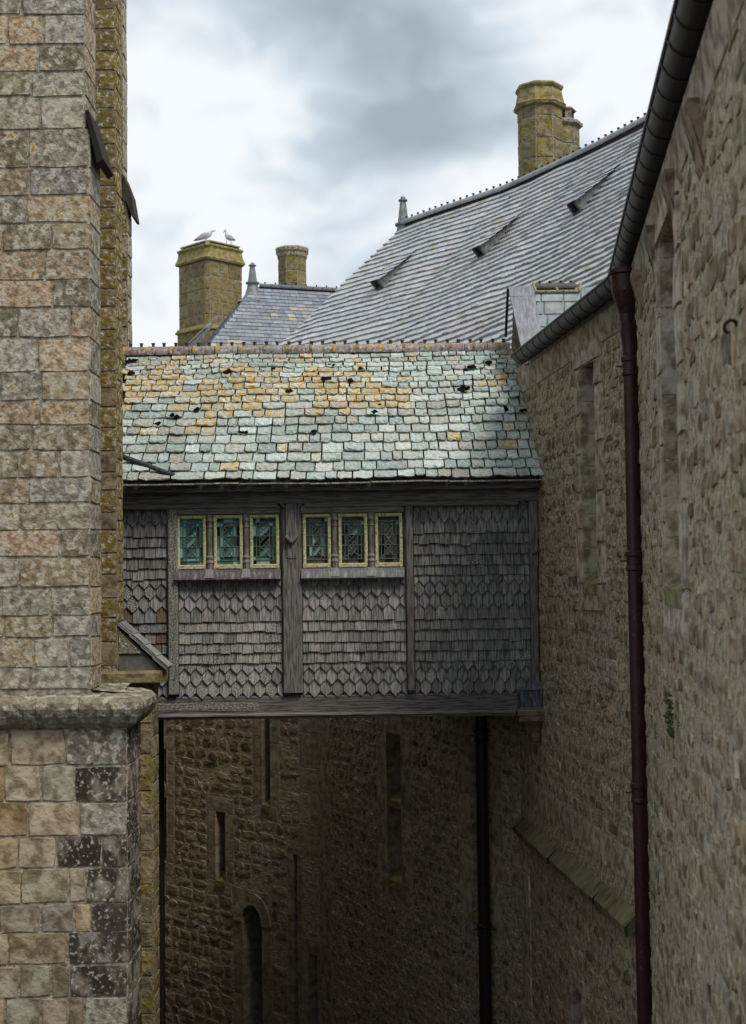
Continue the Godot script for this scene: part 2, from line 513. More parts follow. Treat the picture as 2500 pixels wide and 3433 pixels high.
func window_slit(parent: Node3D, o: Vector3, U: Vector3, N: Vector3, h: Rect2, sill_col: Color, bars := []) -> void:
	var at := o + U * (h.position.x + h.size.x / 2) + Vector3.UP * h.position.y
	var w := holder("window", parent, at)
	var hw := h.size.x / 2.0
	var s := Buf.new()
	s.slab([-U * hw + N * 0.03 + Vector3.UP * 0.0, U * hw + N * 0.03, U * hw - N * 0.3 + Vector3.UP * 0.16, -U * hw - N * 0.3 + Vector3.UP * 0.16], Vector3.DOWN * 0.1, sill_col)
	put("sill", s, M.granite_green, w, at)
	for k in bars:
		var t := Buf.new()
		t.slab([-U * hw + N * 0.0 + Vector3.UP * k, U * hw + Vector3.UP * k, U * hw - N * 0.28 + Vector3.UP * (k + 0.1), -U * hw - N * 0.28 + Vector3.UP * (k + 0.1)], Vector3.DOWN * 0.09, sill_col)
		put("transom", t, M.granite_green, w, at)
	# lining of dressed blocks on both cheeks of the opening
	for sd in [-1, 1]:
		var y := 0.0
		while y < h.size.y - 0.02:
			var e: float = min(rr(0.3, 0.55), h.size.y - y)
			var l := Buf.new()
			var col := shade(pick(DRESSED), 0.14)
			l.slab([U * hw * sd + Vector3.UP * (y + 0.006) + N * 0.012, U * hw * sd + Vector3.UP * (y + e - 0.006) + N * 0.012, U * hw * sd * 0.9 + Vector3.UP * (y + e - 0.006) - N * 0.3, U * hw * sd * 0.9 + Vector3.UP * (y + 0.006) - N * 0.3], U * sd * 0.03, col)
			put("jamb_stone", l, M.granite_bare, w, at)
			y += e


# ---------------------------------------------------------------- sky
func px_dir(x: float, y: float) -> Vector3:
	return Vector3((x - 1250.0) / 4500.0, -(y - 1930.0) / 4500.0, -1).normalized()


func make_sky() -> PanoramaSkyMaterial:
	var w := 1536
	var h := 768
	var im := Image.create(w, h, false, Image.FORMAT_RGBF)
	var f := FastNoiseLite.new()
	f.seed = 8
	f.frequency = 1.0
	f.fractal_type = FastNoiseLite.FRACTAL_FBM
	f.fractal_octaves = 5
	f.fractal_gain = 0.52
	# the banks of cloud seen over the roofs: direction, reach, darker or lighter
	var banks := [[1250, 80, 0.06, -0.55], [1650, 40, 0.07, -0.45], [1000, 0, 0.045, -0.35], [1560, 400, 0.05, -0.5], [1400, 500, 0.04, -0.25], [800, 380, 0.09, 0.5], [600, 200, 0.06, 0.2], [470, 1000, 0.09, 0.45], [2050, 200, 0.1, 0.5], [1560, 620, 0.05, 0.45], [1080, 830, 0.07, -0.12], [850, 640, 0.06, 0.0], [1850, 500, 0.06, 0.1]]
	var dirs := []
	for b in banks:
		dirs.append(px_dir(b[0], b[1]))
	for j in h:
		var el := PI * (j + 0.5) / h
		for i in w:
			var az := TAU * (i + 0.5) / w
			var d := Vector3(sin(az) * sin(el), cos(el), -cos(az) * sin(el))
			var q := Vector3(d.x, d.y * 2.0, d.z)
			q += Vector3(f.get_noise_3dv(q * 5.0), f.get_noise_3dv(q * 5.0 + Vector3(9, 0, 4)), 0.0) * 0.06
			var t := f.get_noise_3dv(q * 3.0) * 0.55 + f.get_noise_3dv(q * 9.0 + Vector3(7, 3, 1)) * 0.6 + f.get_noise_3dv(q * 24.0) * 0.16
			if d.z < -0.6:
				for k in banks.size():
					var e: float = d.distance_to(dirs[k]) / banks[k][2]
					if e < 2.5:
						t += banks[k][3] * exp(-e * e * 0.8)
			t = clamp(0.62 + t * 0.8, 0.0, 1.0)
			var c := Color(0.215, 0.25, 0.29).lerp(Color(0.345, 0.40, 0.45), min(t * 1.7, 1.0))
			c = c.lerp(Color(0.515, 0.54, 0.56), smoothstep(0.45, 0.95, t))
			if d.y < -0.02:
				c = c.lerp(Color(0.2, 0.19, 0.17), clamp((-d.y - 0.02) * 6.0, 0.0, 1.0))
			im.set_pixel(i, j, c)
	var s := PanoramaSkyMaterial.new()
	s.panorama = ImageTexture.create_from_image(im)
	return s


# ---------------------------------------------------------------- scene
func _ready() -> void:
	rng.seed = 20240611
	var cam := Camera3D.new()
	cam.position = EYE
	cam.fov = 41.76
	cam.near = 0.1
	cam.far = 400.0
	cam.rotation = Vector3(atan(214.0 / 4500.0), 0, -0.013)
	add_child(cam)
	cam.name = "camera"
	cam.current = true
	var at := CameraAttributesPhysical.new()
	at.frustum_focus_distance = 16.0
	at.frustum_focal_length = 31.5
	at.exposure_aperture = 2.4
	cam.attributes = at
	var env := Environment.new()
	env.background_mode = Environment.BG_SKY
	env.sky = Sky.new()
	env.sky.sky_material = make_sky()
	env.tonemap_mode = Environment.TONE_MAPPER_LINEAR
	env.tonemap_exposure = 1.78
	env.ssao_enabled = true
	env.ssil_enabled = true
	env.sdfgi_enabled = true
	var we := WorldEnvironment.new()
	we.environment = env
	we.name = "world_environment"
	add_child(we)
	var sun := DirectionalLight3D.new()
	sun.name = "sun"
	sun.light_color = Color(1.0, 0.96, 0.9)
	sun.light_energy = 0.5
	sun.light_angular_distance = 22.0
	sun.shadow_enabled = true
	add_child(sun)
	sun.look_at_from_position(Vector3(0.46, 0.95, 0.54) * 40.0, Vector3.ZERO)

	make_materials()
	var gb := Buf.new()
	gb.quad(Vector3(-150, 0, -150), Vector3(150, 0, -150), Vector3(150, 0, 150), Vector3(-150, 0, 150), Color(0.09, 0.08, 0.065), Vector3(0, -1, 0))
	var gr := put("ground", gb, M.earth, self)
	gr.set_meta("kind", "structure")

	build_abbey()
	build_bridge()
	build_near_pier()
	build_buttresses()
	build_hip_house()
	build_gulls()
	build_plant()


# ---------------------------------------------------------------- the long building: walls, roof, gutters
func wall_frame(x0: float, z0: float, x1: float, z1: float) -> Array:
	var o := V3(x0, 0, z0)
	var U := (V3(x1, 0, z1) - o).normalized()
	var N := Vector3.UP.cross(U)      # towards the gap between the buildings
	if N.dot(V3(-6, 0, 10) - o) < 0:
		N = -N
	return [o, U, N, o.distance_to(V3(x1, 0, z1))]


const RX := [0.779, 1.703, 2.854, 3.826, 4.26, 4.878, 5.6, 6.2, 6.7]
const RZ := [30.0, 28.779, 27.34, 25.537, 24.685, 23.335, 21.5, 19.5, 17.6]


func ridge_at(t: float) -> Vector3:
	var k := 0.0
	for i in RX.size() - 1:
		var a := V3(RX[i], 17.894, RZ[i])
		var b := V3(RX[i + 1], 17.894, RZ[i + 1])
		var l := a.distance_to(b)
		if (t < k + l) or i == RX.size() - 2:
			return a + (b - a) / l * (t - k)
		k += l
	return Vector3.ZERO


func slate(list: Array, p: Array, up: Vector3, th: float, col: Color, m: Material) -> void:
	# p: top left, top right, bottom right, bottom left on the roof; lower edge lifted by th along up
	var ctr: Vector3 = (p[0] + p[1] + p[2] + p[3]) / 4.0
	var a: Vector3 = p[0] - ctr
	var b: Vector3 = p[1] - ctr
	var c: Vector3 = p[2] - ctr + up * th
	var d: Vector3 = p[3] - ctr + up * (th + rr(-0.2, 0.2) * th)
	var f := Buf.new()
	var inn := -up
	var mid := (c + d) / 2.0 + (d - a) * rr(-0.02, 0.02)
	f.face(a, b, c, col, inn)
	f.face(a, c, mid, col, inn)
	f.face(a, mid, d, col, inn)
	f.quad(d, mid, mid - up * th * 1.4, d - up * th * 1.4, col, Vector3.ZERO)
	f.quad(mid, c, c - up * th * 1.4, mid - up * th * 1.4, col, Vector3.ZERO)
	f.face(a, d, d - up * th, col, (b + c) / 2.0)
	f.face(b, c, c - up * th, col, (a + d) / 2.0)
	piece(list, f, ctr, a.distance_to(b) * a.distance_to(d), m)


func ridge_tiles(parent: Node3D, a: Vector3, b: Vector3, len_: float, r: float, cols: Array, m: Material, knobs: int, knob_col: Color) -> void:
	var l := a.distance_to(b)
	var n := int(round(l / len_))
	var ax := (b - a) / l
	var s := ax.cross(Vector3.UP).normalized()
	for i in n:
		var p := a + ax * l * i / n
		var q := a + ax * (l * (i + 1) / n - 0.012)
		var ctr := (p + q) / 2.0
		var t := Buf.new()
		var col := shade(pick(cols), 0.1)
		var k1 := rr(0.97, 1.04)
		for k in 8:
			var a0 := -0.35 + (PI + 0.7) * k / 8.0
			var a1 := -0.35 + (PI + 0.7) * (k + 1) / 8.0
			var n0 := s * cos(a0) + Vector3.UP * sin(a0)
			var n1 := s * cos(a1) + Vector3.UP * sin(a1)
			t.soft(p - ctr + n0 * r * k1, p - ctr + n1 * r * k1, q - ctr + n1 * r, n0, n1, n1, col, col, col)
			t.soft(p - ctr + n0 * r * k1, q - ctr + n1 * r, q - ctr + n0 * r, n0, n1, n0, col, col, col)
			t.face(p - ctr, p - ctr + n0 * r * k1, p - ctr + n1 * r * k1, col, Vector3.ZERO)
			t.face(q - ctr, q - ctr + n0 * r, q - ctr + n1 * r, col, Vector3.ZERO)
		var o := put("ridge_tile", t, m, parent, ctr)
		# the raised joint
		for k in knobs:
			var kb := Buf.new()
			var kc := p.lerp(q, (k + 0.5) / knobs) + Vector3.UP * (r + 0.0)
			kb.lathe(Vector3.ZERO, [Vector2(0.22 * r, -0.01), Vector2(0.2 * r, 0.3 * r), Vector2(0.3 * r, 0.36 * r), Vector2(0.27 * r, 0.52 * r), Vector2(0.0, 0.55 * r)], 7, knob_col)
			put("knob", kb, M.plain, o, kc)


func chimney_blocks(parent: Node3D, list: Array, poly: Array, ctr: Vector3, y0: float, y1: float, ch: float, pal: Array, m: Material, wide: float) -> void:
	# poly: corner offsets (x, z) of the shaft in order; a mortar core and courses of blocks on every side
	var core := Buf.new()
	for i in poly.size():
		var a: Vector2 = poly[i] * 0.995
		var b: Vector2 = poly[(i + 1) % poly.size()] * 0.995
		core.quad(Vector3(a.x, y0, a.y), Vector3(b.x, y0, b.y), Vector3(b.x, y1, b.y), Vector3(a.x, y1, a.y), Color(0.36, 0.33, 0.26), Vector3(0, (y0 + y1) / 2, 0))
	put("mortar_core", core, M.mortar, parent, ctr)
	var rows := [y0]
	while rows[-1] < y1 - 0.001:
		var h := ch * rr(0.85, 1.15)
		rows.append(y1 if rows[-1] + h > y1 - ch * 0.5 else rows[-1] + h)
	for i in poly.size():
		var a: Vector2 = poly[i]
		var b: Vector2 = poly[(i + 1) % poly.size()]
		var U := Vector3(b.x - a.x, 0, b.y - a.y).normalized()
		var N := U.cross(Vector3.UP)
		if N.dot(Vector3(a.x + b.x, 0, a.y + b.y)) < 0:
			N = -N
		var l := a.distance_to(b)
		lay(list, ctr + Vector3(a.x, 0, a.y), U, N, 0.0, l, y0, y1, {rows = rows, cw = [wide * 0.75, wide * 1.3], gap = 0.016, jit = 0.004, bulge = 0.014, corner = 0.985, inset = 0.012, pal = pal, mat = m, vary = 0.14})


func loft(poly: Array, prof: Array, col: Color, cap: bool) -> Buf:
	# poly scaled outwards by offset for every Vector2(offset, y) of the profile
	var b := Buf.new()
	var rings := []
	for p in prof:
		var ring := []
		for c in poly:
			var d: Vector2 = c
			var q: Vector2 = d + d.normalized() * p.x
			ring.append(Vector3(q.x, p.y, q.y))
		rings.append(ring)
	for i in rings.size() - 1:
		for k in poly.size():
			var j := (k + 1) % poly.size()
			var A: Vector3 = rings[i][k]
			var B: Vector3 = rings[i][j]
			var C: Vector3 = rings[i + 1][j]
			var D: Vector3 = rings[i + 1][k]
			var nn := (B - A).cross(D - A)
			if nn.length() < 1e-9:
				nn = (C - D).cross(A - D)
			nn = nn.normalized()
			var outw := Vector3(A.x + B.x, 0, A.z + B.z)
			var t: Vector2 = prof[i + 1] - prof[i]
			if nn.dot(outw.normalized() * t.y + Vector3.UP * -t.x) < 0:
				nn = -nn
			b.soft(A, B, C, nn, nn, nn, col, col, col)
			b.soft(A, C, D, nn, nn, nn, col, col, col)
	if cap:
		var y: float = prof[-1].y
		for k in poly.size():
			b.face(Vector3(0, y, 0), rings[-1][k], rings[-1][(k + 1) % poly.size()], col, Vector3(0, y - 1, 0))
	return b


func octagon(r: float, turn: float) -> Array:
	var a := []
	for k in 8:
		a.append(Vector2(cos(turn + TAU * k / 8.0), sin(turn + TAU * k / 8.0)) * r)
	return a


func gutter(parent: Node3D, pts: Array, nrm: Array, r: float, step: float) -> void:
	var ctr: Vector3 = pts[0]
	var g := Buf.new()
	var col := Color(0.032, 0.03, 0.028)
	for i in pts.size() - 1:
		for k in 10:
			var a0 := PI + PI * k / 10.0
			var a1 := PI + PI * (k + 1) / 10.0
			var q := []
			for e in [[i, a0], [i, a1], [i + 1, a1], [i + 1, a0]]:
				var n: Vector3 = nrm[e[0]] * cos(e[1]) + Vector3.UP * sin(e[1])
				q.append([pts[e[0]] + n * r - ctr, n])
			g.soft(q[0][0], q[1][0], q[2][0], q[0][1], q[1][1], q[2][1], col, col, col)
			g.soft(q[0][0], q[2][0], q[3][0], q[0][1], q[2][1], q[3][1], col, col, col)
	# end cap and outer bead
	for e in [0, pts.size() - 1]:
		for k in 10:
			var a0 := PI + PI * k / 10.0
			var a1 := PI + PI * (k + 1) / 10.0
			g.face(pts[e] - ctr, pts[e] - ctr + (nrm[e] * cos(a0) + Vector3.UP * sin(a0)) * r, pts[e] - ctr + (nrm[e] * cos(a1) + Vector3.UP * sin(a1)) * r, col, (pts[1] if e == 0 else pts[e - 1]) - ctr)
	var o := put("gutter", g, M.zinc, parent, ctr)
	var bead := Buf.new()
	var bp := []
	var br := []
	var bc := []
	for i in pts.size():
		bp.append(pts[i] + nrm[i] * r + Vector3.UP * 0.004 - ctr)
		br.append(Vector2(0.014, 0.014))
		bc.append([col, col])
	bead.tube(bp, br, 7, bc)
	put("rim_bead", bead, M.zinc, o, ctr)
	# straps at even steps
	var run := step * 0.5
	for i in pts.size() - 1:
		var l: float = pts[i].distance_to(pts[i + 1])
		while run < l:
			var p: Vector3 = pts[i].lerp(pts[i + 1], run / l)
			var n: Vector3 = nrm[i].lerp(nrm[i + 1], run / l).normalized()
			var ax: Vector3 = (pts[i + 1] - pts[i]).normalized()
			var s := Buf.new()
			for k in 9:
				var a0 := PI - 0.12 + (PI + 0.12) * k / 9.0
				var a1 := PI - 0.12 + (PI + 0.12) * (k + 1) / 9.0
				var n0 := n * cos(a0) + Vector3.UP * sin(a0)
				var n1 := n * cos(a1) + Vector3.UP * sin(a1)
				var R := r + 0.006
				var A := n0 * R - ax * 0.011
				var B := n1 * R - ax * 0.011
				var C := n1 * R + ax * 0.011
				var D := n0 * R + ax * 0.011
				var dk := Color(0.035, 0.033, 0.032)
				s.soft(A, B, C, n0, n1, n1, dk, dk, dk)
				s.soft(A, C, D, n0, n1, n0, dk, dk, dk)
				s.quad(A, B, B - n1 * 0.012, A - n0 * 0.012, dk, Vector3.ZERO)
				s.quad(D, C, C - n1 * 0.012, D - n0 * 0.012, dk, Vector3.ZERO)
			put("strap", s, M.zinc, o, p)
			run += step
		run -= l


func downpipe(parent: Node3D, at: Vector3, y0: float, y1: float, r: float, col: Color, collars: Array) -> Node3D:
	var p := Buf.new()
	p.lathe(Vector3.ZERO, [Vector2(0.0, y0), Vector2(r, y0), Vector2(r, y1), Vector2(0, y1)], 20, col)
	var o := put("downpipe", p, M.paint_pipe, parent, at)
	for y in collars:
		var c := Buf.new()
		c.lathe(Vector3.ZERO, [Vector2(r, -0.11), Vector2(r * 1.22, -0.1), Vector2(r * 1.22, -0.08), Vector2(r * 1.1, -0.07), Vector2(r * 1.1, 0.0), Vector2(r * 1.26, 0.01), Vector2(r * 1.26, 0.04), Vector2(r, 0.05)], 20, col)
		put("collar", c, M.paint_pipe, o, at + Vector3.UP * y)
		var k := Buf.new()
		k.bar(Vector3(-r * 1.9, -0.03, -0.01), Vector3(r * 1.9, -0.03, -0.01), 0.012, 0.012, 0.003, Vector3.UP, col)
		put("wall_bracket", k, M.paint_pipe, o, at + Vector3.UP * y)
	return o


func build_abbey() -> void:
	var T := thing("abbey_building", "tall rubble-stone abbey building with slate roof, bending behind the timber bridge", "building", V3(2.2, 0, 11.5))
	var mort := Color(0.55, 0.48, 0.365)
	var dress := {ch = [0.3, 0.55], cw = [0.14, 0.3], gap = 0.008, jit = 0.004, bulge = 0.02, flat = true, corner = 0.97, inset = 0.008, pal = PALE, mat = M.granite_bare, vary = 0.1}

	# near wall beside the viewer
	var w := wall_frame(2.2, 11.5, 0.34, -4.0)
	var o: Vector3 = w[0]
	var U: Vector3 = w[1]
	var N: Vector3 = w[2]
	# distance along this wall is measured from the bend at the red pipe towards the viewer
	var wb := holder("rubble_wall", T, o)
	var st := []
	var win := Rect2(3.25, 9.9, 0.85, 2.15)
	var holes: Array = dressing(wb, st, o, U, N, win, 0.26, dress)
	window_slit(wb, o, U, N, win, Color(0.3, 0.3, 0.18))
	stone(st, o, U, N, 3.05, 4.3, 9.55, 9.68, dress)
	holes.append(Rect2(3.05, 9.55, 1.25, 0.13))
	backing("mortar_face", wb, o, U, N, 0.0, w[3], 0.0, 12.42, [win], mort, 1.2)
	lay(st, o, U, N, 0.0, 7.6, 5.2, 12.2, {ch = [0.09, 0.19], cw = [0.1, 0.32], gap = 0.018, jit = 0.015, bulge = 0.009, corner = 0.76, inset = 0.022, pal = RUBBLE, mat = M.rubble, vary = 0.24, holes = holes, wild = 0.035, skip = 0.14})
	emit(st, "stone", "small_stones", wb)
	# iron hook
	var hk := Buf.new()
	var hp := []
	var hr := []
	var hc := []
	for k in 9:
		var an := -1.2 + 4.2 * k / 8.0
		hp.append(N * (0.025 + 0.025 * cos(an)) + U * 0.015 * sin(an) + Vector3.UP * 0.024 * sin(an))
		hr.append(Vector2(0.008, 0.008))
		hc.append([Color(0.05, 0.035, 0.03), Color(0.05, 0.035, 0.03)])
	hk.tube(hp, hr, 7, hc)
	put("iron_hook", hk, M.zinc, wb, o + U * 6.25 + Vector3.UP * 10.97)

	# middle wall from the red pipe to behind the bridge
	w = wall_frame(2.204, 11.5, 1.7204, 16.15)
	o = w[0]
	U = w[1]
	N = w[2]
	var wa := holder("rubble_wall", T, o)
	st = []
	var slit := Rect2(1.03, 9.9, 0.5, 2.1)
	holes = dressing(wa, st, o, U, N, slit, 0.26, dress)
	window_slit(wa, o, U, N, slit, Color(0.3, 0.27, 0.18))
	var low := Rect2(1.97, 4.9, 0.34, 0.95)
	holes.append_array(dressing(wa, st, o, U, N, low, 0.14, dress))
	window_slit(wa, o, U, N, low, Color(0.2, 0.18, 0.14))
	# smooth band above the mossy string course, and quoins at the far end below it
	lay(st, o, U, N, 0.0, 4.6, 7.3, 7.62, {rows = [7.3, 7.62], cw = [0.35, 0.7], gap = 0.008, jit = 0.004, bulge = 0.01, corner = 0.98, inset = 0.008, pal = DRESSED, mat = M.granite_bare, vary = 0.16})
	holes.append(Rect2(0, 6.85, 4.7, 0.77))
	lay(st, o, U, N, 4.25, 4.67, 0.6, 6.85, dress)
	holes.append(Rect2(4.25, 0, 0.5, 6.85))
	backing("mortar_face", wa, o, U, N, 0.0, w[3], 0.0, 12.45, [slit, low], mort, 1.2)
	lay(st, o, U, N, 0.0, w[3], 4.4, 12.25, {ch = [0.09, 0.19], cw = [0.1, 0.32], gap = 0.02, jit = 0.016, bulge = 0.011, corner = 0.76, inset = 0.022, pal = RUBBLE, mat = M.rubble, vary = 0.24, holes = holes, wild = 0.035, skip = 0.14})
	emit(st, "stone", "small_stones", wa)
	# mossy string course with a broken lower edge
	var u := 0.0
	while u < 4.6:
		var e: float = min(rr(0.28, 0.5), 4.62 - u)
		var b := Buf.new()
		var n := 5
		var jbase := rr(-0.02, 0.015)
		var tone := shade(Color(0.25, 0.23, 0.14), 0.12)
		var foot := -rr(0.02, 0.07)
		for k in n:
			var ua := e * k / n
			var ub := e * (k + 1) / n
			var ja := jbase
			var p0 := U * ua + Vector3.UP * 0.16
			var p1 := U * ub + Vector3.UP * 0.16
			var q0 := U * ua + N * (0.125 + ja) + Vector3.UP * (0.03 + rr(-0.002, 0.002))
			var q1 := U * ub + N * (0.125 + ja) + Vector3.UP * (0.03 + rr(-0.002, 0.002))
			var s0 := U * ua + N * (0.11 + ja) + Vector3.UP * (foot + rr(-0.004, 0.004))
			var s1 := U * ub + N * (0.11 + ja) + Vector3.UP * (foot + rr(-0.004, 0.004))
			var col := tone
			var inn := U * e / 2 + Vector3.UP * 0.05
			b.quad(p0, p1, q1, q0, col, inn)
			b.quad(q0, q1, s1, s0, col, inn)
			b.quad(s0, s1, U * ub, U * ua, col, inn)
		var inn2 := U * e / 2
		for ee in [0.004, e - 0.004]:
			b.quad(U * ee + Vector3.UP * 0.16, U * ee + N * 0.115 + Vector3.UP * 0.03, U * ee + N * 0.1 - Vector3.UP * 0.04, U * ee, Color(0.15, 0.14, 0.1), inn2)
		put("string_course_stone", b, M.granite_bare, wa, o + U * (u + 0.01) + Vector3.UP * 6.98)
		u += e

	# far walls seen below the bridge
	w = wall_frame(1.7204, 16.15, -0.9056, 21.2)
	o = w[0]
	U = w[1]
	N = w[2]
	var wc := holder("rubble_wall", T, o)
	st = []
	var dk := {ch = [0.35, 0.6], cw = [0.2, 0.34], gap = 0.008, jit = 0.004, bulge = 0.008, corner = 0.98, inset = 0.008, pal = DRESSED, mat = M.granite_bare, vary = 0.14}
	var c1 := Rect2(2.98, 5.75, 0.42, 2.03)
	var c2 := Rect2(0.72, 5.75, 0.42, 2.03)
	var c3 := Rect2(2.95, 2.2, 0.45, 0.9)
	holes = []
	for r in [c1, c2, c3]:
		holes.append_array(dressing(wc, st, o, U, N, r, 0.3, dk))
		window_slit(wc, o, U, N, r, Color(0.32, 0.3, 0.13), [1.1] if r != c3 else [])
	lay(st, o, U, N, 2.7, 3.65, 8.4, 9.6, dk)
	holes.append(Rect2(2.7, 8.4, 0.95, 1.2))
	backing("mortar_face", wc, o, U, N, 0.0, w[3], 0.0, 12.5, [c1, c2, c3], mort, 1.6)
	lay(st, o, U, N, 0.0, w[3] - 0.42, 1.2, 9.4, {ch = [0.1, 0.18], cw = [0.11, 0.28], gap = 0.026, jit = 0.018, bulge = 0.018, corner = 0.7, inset = 0.026, pal = RUBBLE, mat = M.rubble, vary = 0.26, holes = holes, wild = 0.03, skip = 0.08})
	lay(st, o, U, N, w[3] - 0.4, w[3], 1.2, 9.6, dk)
	emit(st, "stone", "small_stones", wc)

	w = wall_frame(-0.9056, 21.2, -5.4, 25.36)
	o = w[0]
	U = w[1]
	N = w[2]
	var wd := holder("rubble_wall", T, o)
	st = []
	var d1 := Rect2(2.22, 4.93, 0.25, 1.14)
	var d2 := Rect2(1.33, 2.4, 0.48, 2.25)
	var d3 := Rect2(1.1, 6.3, 0.2, 3.2)
	var d4 := Rect2(3.78, 5.05, 0.16, 1.15)
	var d5 := Rect2(3.78, 6.38, 0.16, 0.62)
	var d6 := Rect2(0.5, 1.6, 0.1, 4.0)
	var d7 := Rect2(0.06, 1.6, 0.2, 2.5)
	holes = []
	for r in [d1, d2, d3, d4, d5, d6, d7]:
		holes.append_array(dressing(wd, st, o, U, N, r, 0.22 if r.size.x > 0.15 else 0.12, dk))
		window_slit(wd, o, U, N, r, Color(0.28, 0.26, 0.13))
	# round head of the arched window: a ring of voussoirs over the square opening
	for k in 9:
		var a0 := PI * k / 9.0
		var a1 := PI * (k + 1) / 9.0
		var cc := U * 1.57 + Vector3.UP * 4.35
		var b := Buf.new()
		var r0 := 0.24
		var r1 := 0.46
		b.slab([cc + (U * cos(a0) + Vector3.UP * sin(a0) * 1.25) * r0 + N * 0.03, cc + (U * cos(a0) + Vector3.UP * sin(a0) * 1.1) * r1 + N * 0.03, cc + (U * cos(a1) + Vector3.UP * sin(a1) * 1.1) * r1 + N * 0.03, cc + (U * cos(a1) + Vector3.UP * sin(a1) * 1.25) * r0 + N * 0.03], -N * 0.15, shade(pick(DRESSED), 0.1))
		put("arch_stone", b, M.granite_bare, wd, o)
	for sd in [-1, 1]:
		var sp := Buf.new()
		var cc := U * 1.57 + Vector3.UP * 4.35
		for k in 5:
			var a0 := PI / 2 * k / 5.0
			var a1 := PI / 2 * (k + 1) / 5.0
			var p0: Vector3 = cc + (U * sd * cos(a0) + Vector3.UP * sin(a0) * 1.25) * 0.24
			var p1: Vector3 = cc + (U * sd * cos(a1) + Vector3.UP * sin(a1) * 1.25) * 0.24
			var q0: Vector3 = cc + U * sd * 0.25 + Vector3.UP * 0.16 * 1.25 * sin(a0)
			var q1: Vector3 = cc + U * sd * 0.25 + Vector3.UP * 0.16 * 1.25 * sin(a1)
			sp.slab([p0, q0, q1, p1], -N * 0.3, shade(pick(DRESSED), 0.1))
		put("arch_spandrel", sp, M.granite_bare, wd, o)
	backing("mortar_face", wd, o, U, N, 0.0, w[3], 0.0, 12.5, [d1, d2, d3, d4, d5, d6, d7], mort, 1.6)
	lay(st, o, U, N, 0.42, 4.9, 1.2, 9.4, {ch = [0.12, 0.24], cw = [0.14, 0.42], gap = 0.022, jit = 0.02, bulge = 0.015, corner = 0.74, inset = 0.022, pal = RUBBLE, mat = M.rubble, vary = 0.26, holes = holes, wild = 0.03, skip = 0.08})
	lay(st, o, U, N, 0.0, 0.42, 5.6, 9.6, dk)
	emit(st, "stone", "small_stones", wd)

	# corbelled eaves of dressed stone under the gutters
	var pa := V3(2.204, 12.2, 11.5)
	var pb := V3(0.34, 12.2, -4.0)
	var pc := V3(1.7204, 12.2, 16.15)
	for run in [[pa, pb, 0.75], [pa, pc, 0.62]]:
		var dir: Vector3 = (run[1] - run[0]).normalized()
		var nn := dir.cross(Vector3.UP)
		if nn.dot(Vector3.LEFT) < 0:
			nn = -nn
		var l: float = run[0].distance_to(run[1])
		if l > 8.0:
			l = 8.0
		var s := 0.0
		while s < l - 0.05:
			var e: float = min(run[2] * rr(0.85, 1.15), l - s)
			var b := Buf.new()
			var pr := [Vector2(-0.05, -0.1), Vector2(0.012, -0.08), Vector2(0.02, 0.0), Vector2(0.035, 0.08), Vector2(0.04, 0.16), Vector2(-0.05, 0.16)]
			var col := shade(pick(DRESSED), 0.12)
			for k in pr.size():
				var p: Vector2 = pr[k]
				var q: Vector2 = pr[(k + 1) % pr.size()]
				b.quad(nn * p.x + Vector3.UP * p.y, nn * q.x + Vector3.UP * q.y, nn * q.x + Vector3.UP * q.y + dir * (e - 0.01), nn * p.x + Vector3.UP * p.y + dir * (e - 0.01), col, dir * e / 2 + nn * 0.03 + Vector3.UP * 0.18)
			for ee in [0.0, e - 0.01]:
				for k in pr.size() - 2:
					b.face(dir * ee + nn * pr[0].x + Vector3.UP * pr[0].y, dir * ee + nn * pr[k + 1].x + Vector3.UP * pr[k + 1].y, dir * ee + nn * pr[k + 2].x + Vector3.UP * pr[k + 2].y, col, dir * e / 2 + Vector3.UP * 0.18)
			put("cornice_stone", b, M.granite_bare, T, run[0] + dir * s)
			s += e
	# carved corbels on the near wall
	w = wall_frame(2.2, 11.5, 0.34, -4.0)
	for s in [0.5, 1.75, 3.0, 4.2, 5.3]:
		var b := Buf.new()
		var pr := [Vector2(0.0, -0.3), Vector2(0.015, -0.26), Vector2(0.025, -0.16), Vector2(0.06, -0.05), Vector2(0.075, 0.0), Vector2(0.075, 0.04), Vector2(0.0, 0.04)]
		var col := shade(Color(0.3, 0.235, 0.17), 0.1)
		for k in pr.size():
			var p: Vector2 = pr[k]
			var q: Vector2 = pr[(k + 1) % pr.size()]
			b.quad(w[2] * p.x + Vector3.UP * p.y - w[1] * 0.1, w[2] * q.x + Vector3.UP * q.y - w[1] * 0.1, w[2] * q.x + Vector3.UP * q.y + w[1] * 0.1, w[2] * p.x + Vector3.UP * p.y + w[1] * 0.1, col, w[2] * 0.06)
		for e in [-0.1, 0.1]:
			for k in pr.size() - 2:
				b.face(w[1] * e + w[2] * pr[0].x + Vector3.UP * pr[0].y, w[1] * e + w[2] * pr[k + 1].x + Vector3.UP * pr[k + 1].y, w[1] * e + w[2] * pr[k + 2].x + Vector3.UP * pr[k + 2].y, col, w[2] * 0.06)
		put("corbel", b, M.granite_bare, T, w[0] + w[1] * s + Vector3.UP * 12.16)

	# gutters
	var nb: Vector3 = w[2]
	var g1 := []
	var n1 := []
	for k in 15:
		var s := 0.12 + 7.6 * k / 14.0
		g1.append(w[0] + w[1] * s + nb * 0.05 + Vector3.UP * 12.5)
		n1.append(nb)
	gutter(T, g1, n1, 0.1, 0.3)
	var wA := wall_frame(2.204, 11.5, 1.7204, 16.15)
	var g2 := []
	var n2 := []
	for k in 9:
		var s := -0.2 + 3.95 * k / 8.0
		g2.append(wA[0] + wA[1] * s + wA[2] * 0.11 + Vector3.UP * 12.49)
		n2.append(wA[2])
